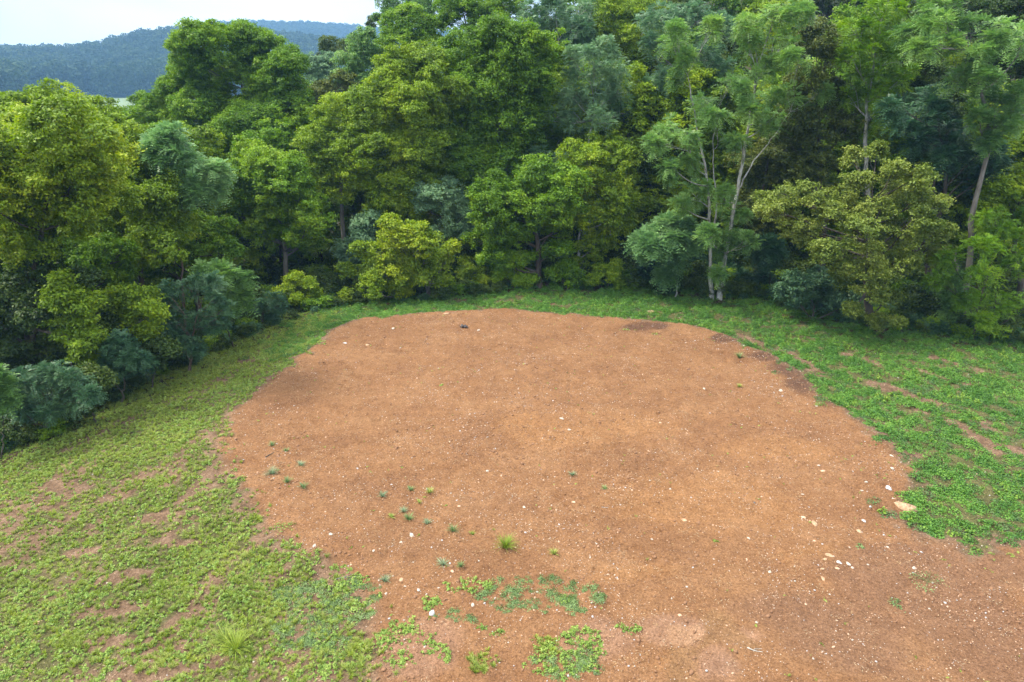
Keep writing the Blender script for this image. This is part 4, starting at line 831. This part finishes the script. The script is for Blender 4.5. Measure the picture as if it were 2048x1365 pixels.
gn_scatter('hillside_forest', np.stack([fx, fy, hill_h(fx, fy)-1], 1), np.stack([0*fx, 0*fx, rng.uniform(0, 6.28, m_)], 1), rng.uniform(1.4, 2.3, m_), rng.integers(0, 4, m_), fp,
           'bluish wooded hillside on the horizon at top left', 'forest')

# ------------------------------------------------------------------ individual plants on the dirt
PT = {}
def tuft_at(px, py, size, kind, label, group=None, leafyk=False):
    X_, Y_ = hit(px, py); rng = np.random.default_rng(int(px*7+py)); z = float(gz(np.array([X_]), np.array([Y_]))[0])
    if leafyk: me = leafy(rng, int(60+160*size), size, size*.5, .030, 'weed_leaves', .35)
    else: me = blade_tuft(rng, int(26+420*size**1.6), size*1.1, size*1.05, .0075, 'grass_blades')
    nm_ = 'weed_plant' if leafyk else 'grass_tuft'
    o = link(nm_, me, GM[kind]); o.location = (X_, Y_, z-.01); tag(o, label, 'weed' if leafyk else 'grass tuft', group)
tuft_at(1010,1095,.42,'grass','tallest long bladed grass tuft alone in the near dirt')
tuft_at(472,1300,.52,'grass','very large arching grass clump in the near left weeds')
tuft_at(452,1285,.45,'ggrass','smaller grass clump against the left of the very large arching clump')
tuft_at(545,948,.30,'pale','wispy pale tuft just inside the left rim of the dirt beside a dark twig')
tuft_at(602,932,.20,'pale','small pale tuft right of the wispy tuft at the left rim')
tuft_at(575,966,.22,'blue','grey green tuft below the wispy tuft at the left rim',)
tuft_at(606,978,.22,'blue','grey green tuft lowest of the four at the left rim')
tuft_at(545,890,.20,'blue','tuft topmost of those at the left rim of the dirt')
tuft_at(573,903,.18,'blue','small tuft right of the topmost one at the left rim')
GSEP = 'small grey green tufts in the near left of the dirt'
for k, (px, py, s, lb) in enumerate([(765,996,.20,'left tuft of the upper pair of grass tufts in the dirt'),(822,981,.18,'middle tuft of the upper row of grass tufts'),(859,986,.20,'right tuft of the upper row of grass tufts'),
        (808,1025,.18,'tuft above the spreading green tuft in the dirt'),(818,1040,.24,'spreading green tuft above the largest white stone'),(783,1035,.16,'tuft left of the spreading green tuft'),
        (855,1048,.18,'small upright tuft right of the spreading green tuft'),(907,1064,.24,'wide tuft midway to the tallest grass tuft'),(945,1068,.14,'thin tuft left of the tallest grass tuft'),
        (887,1128,.22,'tuft below the wide tuft among near pebbles'),(922,1132,.16,'tuft right of its twin above the pale stones'),(1108,1108,.18,'tuft beside a stone right of the tallest grass tuft'),
        (1145,950,.18,'lone tuft in the middle of the dirt pad'),(1210,978,.15,'faint tuft right of the lone middle tuft'),(838,1005,.13,'tiny tuft below the middle of the upper row'),
        (770,1165,.20,'faint tuft by the left clover rim'),(1478,718,.34,'grass tuft near the far right rim of the dirt'),(1478,775,.2,'thin tuft below the far right rim tuft')]):
    tuft_at(px, py, s, ['pale', 'blue', 'ggrass'][k % 3], lb, GSEP)
for px, py, s, kd, lb in [(1748,1008,.32,'coverd','leafy weed clump just left of the tan slab'),(1830,985,.34,'weed','upright leafy weed at the rim above the tan slab'),(1855,1170,.55,'blue','flat green weed patch alone on the brown dirt at lower right'),
        (1790,1208,.26,'blue','small weed patch below left of the flat one at lower right'),(1655,800,.5,'cover','weed clump poking into the dirt at the right rim'),(1680,795,.45,'cover','taller weed clump at the right rim'),
        (1640,812,.35,'cover','low weed at the rim right of the pale flat stone'),(1560,725,.28,'coverd','dull weed in the dark soil of the right rim'),(1580,740,.26,'coverd','second dull weed in the dark soil, nearer the green'),
        (1552,750,.24,'coverd','third dull weed in the dark soil, lowest'),(1253,660,.22,'ggrass','weed at the far rim beside the dark patch'),(1311,668,.22,'ggrass','weed on the far rim right of its twin'),
        (883,772,.13,'weed','tiny bright weed high on the dirt pad'),(1718,1099,.16,'blue','small weed right of the rock heap'),(1130,1205,.30,'weed','bright weed right of the near clover mat'),
        (975,1172,.26,'weed','bright weed at the top of the near clover mat'),(1093,1290,.3,'weed','bright weed left of the creeping patch at the bottom'),(718,1215,.3,'weed','bright weed at the corner of the left greenery'),
        (570,1055,.40,'weed','bushy weed at the lower left corner of the dirt'),(1432,1085,.12,'ggrass','tiny sprout in the middle right dirt')]:
    tuft_at(px, py, s, kd, lb, leafyk=True)

# ------------------------------------------------------------------ stones, sticks, scrap
def stone(px, py, wpx, kind, label, name='stone', flat=.5, group=None, el=1.25, rotz=None):
    X_, Y_ = hit(px, py); rng = np.random.default_rng(int(px*3+py*11)); z = float(gz(np.array([X_]), np.array([Y_]))[0]); r = .88*wpx/2/F*depth_of(Y_, z)
    n1, n2 = 14, 9; th = np.linspace(0, 2*np.pi, n1, endpoint=False); ph = np.linspace(-np.pi/2, np.pi/2, n2)[1:-1]
    D = np.array([[math.cos(p)*math.cos(t), math.cos(p)*math.sin(t), math.sin(p)] for p in ph for t in th]+[[0, 0, -1], [0, 0, 1]])
    R = np.ones(len(D))
    for k in range(7):                       # facets: planes cut into the ball
        nv = nrm(rng.normal(size=3)+np.array([0, 0, .3])); c = rng.uniform(.62, .85); dt = D@nv; R = np.where(dt > .2, np.minimum(R, c/np.maximum(dt, .2)), R)
    V = D*(R*rng.uniform(.95, 1.05, len(D)))[:, None]*np.array([el, .85, flat])*r
    m = len(ph); i = np.arange(m-1)[:, None]*n1; j = np.arange(n1)[None]; k = (j+1) % n1
    Fq = np.stack([i+j, i+k, i+n1+k, i+n1+j], -1).reshape(-1, 4); b = n1*m; jj = np.arange(n1); kk = (jj+1) % n1
    Ft = np.concatenate([np.stack([kk, jj, 0*jj+b], 1), np.stack([(m-1)*n1+jj, (m-1)*n1+kk, 0*jj+b+1], 1)])
    o = link(name, mesh_np(name, V, [Ft, Fq]), SM[kind]); o.location = (X_, Y_, z+r*flat*.08); o.rotation_euler = (rng.normal(0, .12), rng.normal(0, .12), rng.uniform(0, 6.28) if rotz is None else rotz)
    tag(o, label, 'stone', group)
STN = [(823,1074,12,'white','largest white stone in the near left of the dirt'),(802,1090,7,'white','white stone just below left of the largest white one'),(748,1109,7,'white','white stone left of the pair of near white stones'),
 (1048,1018,8,'white','white stone above the tallest grass tuft'),(975,942,7,'white','white stone left of centre on the dirt pad'),(918,1014,8,'pinky','pinkish stone between the upper tuft row and the white stone above the tallest tuft'),
 (1147,1010,9,'pinky','flat pinkish stone right of the white stone above the tallest tuft'),(803,1161,13,'tan','tan stone above the row of pale stones near the clover'),(837,1180,10,'white','pale oblong stone nearest the clover at bottom left'),
 (810,1175,6,'white','small pale stone just below the tan one'),(772,1189,8,'white','pale stone leftmost in the row near the clover'),(877,1177,6,'white','small pale stone rightmost in the row near the clover'),
 (945,1212,10,'white','white stone at the left end of the large clover mat'),(864,1228,17,'grey','pale grey flat stone standing in the weeds below the pale stones'),(904,1143,9,'pinky','pinkish stone below the tuft pair above the clover'),
 (1180,1118,6,'white','white pebble right of the tallest grass tuft'),(1304,1079,6,'white','white pebble alone in the middle right dirt'),(958,1121,6,'white','white pebble below left of the tallest grass tuft'),
 (1230,1152,5,'white','white pebble lower right of the tallest grass tuft'),(1368,1041,12,'tan','tan stone in the right half of the pad left of the brown spots'),(661,1068,10,'white','white stone at the lower left rim of the dirt'),
 (629,1097,10,'white','white stone in the weeds at the lower left rim'),(770,1302,13,'tan','tan stone at the bottom edge of the left greenery'),(1497,1078,8,'white','bright white stone in the right half of the pad'),
 (1539,1148,9,'white','white stone below right of the bright white stone'),(1607,1036,11,'pinky','pinkish stone left of the broad tan stone'),(1628,1051,15,'tan','broad tan stone in the lower right dirt'),
 (1718,1062,13,'tan','tan stone beside a little sprout at lower right'),(1728,1042,10,'grey','greyish stone above the tan stone beside the sprout'),(1559,956,7,'white','white stone below left of the flat white pair'),
 (1731,968,8,'white','oblong white stone left of the lilac stone'),(1724,982,7,'white','white stone below the oblong one near the right rim'),(1605,990,6,'white','white pebble above the pinkish stone on the right'),
 (1784,938,9,'white','white stone at the right rim above the lilac stone'),(1783,913,8,'white','topmost white stone at the right rim of the dirt'),(1777,976,16,'grey','flat lilac grey stone near the right rim'),
 (1786,1001,8,'white','white stone between the lilac stone and the tan slab'),(1740,1017,8,'grey','bluish stone at the left of the leafy weed by the slab'),(1645,944,11,'pinky','flat pale stone right of a white pair in the upper right dirt'),
 (1637,931,7,'white','white stone above the flat pale stone in the upper right dirt'),(1657,1117,15,'tan','tan stone heading the little rock heap at lower right'),(1650,1123,10,'tan','narrow tan stone left in the little rock heap'),
 (1677,1131,11,'grey','grey stone in the middle of the little rock heap'),(1696,1134,12,'white','brightest white stone of the little rock heap'),(1704,1141,9,'white','white stone touching the brightest one of the rock heap'),
 (1673,1143,9,'pinky','pinkish stone at the bottom of the rock heap'),(1643,1145,9,'tan','small tan stone lowest left in the rock heap'),(1645,1163,12,'tan','rounded earthy stone below the rock heap'),(1735,1134,6,'white','white pebble right of the rock heap'),
 (1774,1099,6,'white','white pebble above the orange patch at lower right'),(1826,1144,11,'white','white stone below the orange patch at lower right'),(1373,1179,6,'white','white pebble below the middle right dirt'),
 (1513,1246,7,'white','white stone on the brown dirt near the bottom'),(1360,1232,9,'pinky','pinkish stone beside the pale dried patch at the bottom'),(1340,981,6,'white','white pebble above the tan stone in the right half'),
 (1629,1085,8,'pinky','pointed pale stone above the rock heap'),(1698,1099,5,'white','white pebble left of the small weed by the rock heap'),(1561,782,11,'white','pale flat stone close to the right rim high on the pad'),
 (1408,778,7,'white','white stone high in the right half of the pad'),(1633,814,7,'white','white stone at the right rim below the pale flat one'),(1488,692,6,'white','white pebble at the far right rim'),
 (1320,848,11,'pinky','largest pinkish stone in the upper middle of the pad'),(1123,842,9,'white','white stone high in the middle of the pad'),(1138,861,8,'white','white stone right below the one high in the middle'),
 (850,1295,7,'white','white pebble in the bottom weeds'),(808,1243,5,'white','tiny white pebble left of the grey flat stone'),(269,1036,6,'white','white stone in the patchy weeds at left'),(215,1167,6,'white','white stone on the bare strip in the left weeds'),
 (90,1010,5,'grey','grey pebble in the grass near the left border'),(1509,1006,6,'dark','dark pebble in the right half of the dirt'),(690,688,8,'grey','grey stone at the far left shoulder of the pad'),
 (735,690,10,'tan','tan stone just inside the far left shoulder'),(786,657,9,'white','pale stone on the far rim left of the dark scrap'),(957,661,8,'white','white stone right of the dark scrap on the far dirt')]
for s in STN: stone(*s)
stone(1303,625,20,'tan','tan rock lying in the far weeds left of the feathery saplings','rock',.45)
stone(893,628,12,'tan','tan rock set in the far rim of the pad','rock',.4)
# layered slab
def slab(px, py, wpx, label):
    X_, Y_ = hit(px, py); z = float(gz(np.array([X_]), np.array([Y_]))[0]); s = wpx/F*depth_of(Y_, z)/2
    out1 = [(-1,.35),(-.75,.62),(-.2,.50),(.25,.58),(.7,.40),(1.0,.45),(.85,.05),(.95,-.25),(.55,-.60),(.15,-.72),(-.25,-.50),(-.55,-.35),(-.85,.0)]
    acc = Acc()
    for q, (sc_, z0, z1, ox) in enumerate([(1.0, -.03, .05, 0), (.86, .05, .085, .04), (.55, .085, .11, -.18)]):
        P = np.array([(a*sc_+ox, b*sc_*.9) for a, b in out1])*s; n = len(P); rg = np.random.default_rng(q); P = P*rg.uniform(.93, 1.05, (n, 1))
        V = np.concatenate([np.c_[P, np.full(n, z0)], np.c_[P*.97, np.full(n, z1)+rg.uniform(-.008, .008, n)], [[ox*s, 0, z1+.012]]])
        j = np.arange(n); k = (j+1) % n; acc.add(V, np.stack([j, k, n+k, n+j], 1)); acc.Fs.append(np.stack([n+j, n+k, 0*j+2*n], 1)+acc.n-len(V)); acc.A.append(np.full(n, .5))
    o = link('slab_rock', acc.mesh('slab_rock'), SM['tan']); o.location = (X_, Y_, z); o.rotation_euler = (0, .05, -.35); tag(o, label, 'rock')
slab(1812,1017,44,'large flat layered tan slab at the right rim of the dirt')
def stick(pts, r, label, bark='pale', name='stick', twigs=()):
    acc = Acc(); W = []
    for px, py in pts: X_, Y_ = hit(px, py); W.append((X_, Y_, float(gz(np.array([X_]), np.array([Y_]))[0])+r*.9))
    B = np.array(W[0]); S = smooth_path(W, 10); tube(acc, S-B, np.linspace(r, r*.4, 10), 6)
    for tw in twigs:
        Q = [(*hit(*p), ) for p in tw]; Q = np.array([(a, b, float(gz(np.array([a]), np.array([b]))[0])+.03) for a, b in Q]); tube(acc, smooth_path(Q, 5)-B, np.linspace(r*.6, r*.2, 5), 5)
    o = link(name, acc.mesh(name, True), BK[bark]); o.location = B; tag(o, label, 'stick')
stick([(1494,1297),(1510,1301),(1525,1307)], .014, 'thin pale forked stick on the brown dirt near the bottom border', twigs=[[(1508,1300),(1524,1300)]])
stick([(532,919),(540,914),(549,910)], .018, 'short dark twig at the left rim beside the wispy tuft', 'dark')
stick([(672,1162),(695,1158),(722,1154)], .022, 'bent grey branch lying at the lower left rim of the dirt', 'grey', twigs=[[(690,1159),(705,1152)]])
stick([(1490,592),(1500,588),(1512,586)], .03, 'fallen pale stick in the weeds right of the twin trunks', 'pale')
stick([(960,578),(985,572),(1005,563)], .05, 'fallen branch under the trees behind the far weeds', 'red', twigs=[[(985,572),(992,560)]])
stick([(1203,1020),(1210,1021),(1217,1020)], .008, 'tiny pale straw on the middle of the dirt', 'pale')
# crumpled black scrap on the far dirt
def scrap(px, py):
    X_, Y_ = hit(px, py); z = float(gz(np.array([X_]), np.array([Y_]))[0]); n = 12; u = np.linspace(-1, 1, n); U, V_ = np.meshgrid(u, u); rg = np.random.default_rng(3)
    hgt = .09*np.abs(np.sin(U*3.1+V_*1.7))+.06*np.abs(np.sin(V_*4.4-U*2.0)); edge = 1-.35*np.abs(np.sin(np.arctan2(V_, U)*2.5))
    Xp = U*.24*edge+V_*.07; Yp = V_*.15*edge-U*.10; P = np.stack([Xp, Yp, hgt+.012], -1).reshape(-1, 3)
    P2 = P.copy(); P2[:, 2] -= .01; i = np.arange(n-1)[:, None]*n; j = np.arange(n-1)[None]; Fq = np.stack([i+j, i+j+1, i+n+j+1, i+n+j], -1).reshape(-1, 4)
    m, t, N, L = newmat('black_plastic'); p = N('ShaderNodeBsdfPrincipled'); p.inputs['Base Color'].default_value = (.022, .022, .03, 1); p.inputs['Roughness'].default_value = .45
    nz = N('ShaderNodeTexNoise'); nz.inputs['Scale'].default_value = 20; b = N('ShaderNodeBump'); b.inputs['Strength'].default_value = .4; L(nz.outputs[0], b.inputs['Height']); L(b.outputs[0], p.inputs['Normal'])
    o_ = N('ShaderNodeOutputMaterial'); L(p.outputs[0], o_.inputs[0])
    o = link('plastic_scrap', mesh_np('plastic_scrap', np.concatenate([P, P2]), [np.concatenate([Fq, Fq[:, ::-1]+n*n])]), m); o.location = (X_, Y_, z); tag(o, 'crumpled black scrap lying near the far rim of the dirt pad', 'scrap')
scrap(928,656)

# ------------------------------------------------------------------ haze
def haze():
    a, b, z0, z1 = (-2600, 2600), (-2600, 2600), -85, 290
    V = [(p, q, r) for r in (z0, z1) for p, q in ((a[0], b[0]), (a[1], b[0]), (a[1], b[1]), (a[0], b[1]))]
    Fc = np.array([(0, 3, 2, 1), (4, 5, 6, 7), (0, 1, 5, 4), (1, 2, 6, 5), (2, 3, 7, 6), (3, 0, 4, 7)])
    m, t, N, L = newmat('haze_air'); v = N('ShaderNodeVolumePrincipled'); v.inputs['Color'].default_value = (.30, .58, 1.0, 1); v.inputs['Density'].default_value = .00030; v.inputs['Anisotropy'].default_value = .1
    o_ = N('ShaderNodeOutputMaterial'); L(v.outputs[0], o_.inputs['Volume'])
    o = link('haze', mesh_np('haze', V, [Fc]), m); tag(o, 'thin bluish haze over the whole valley', 'haze', kind='stuff')
haze()
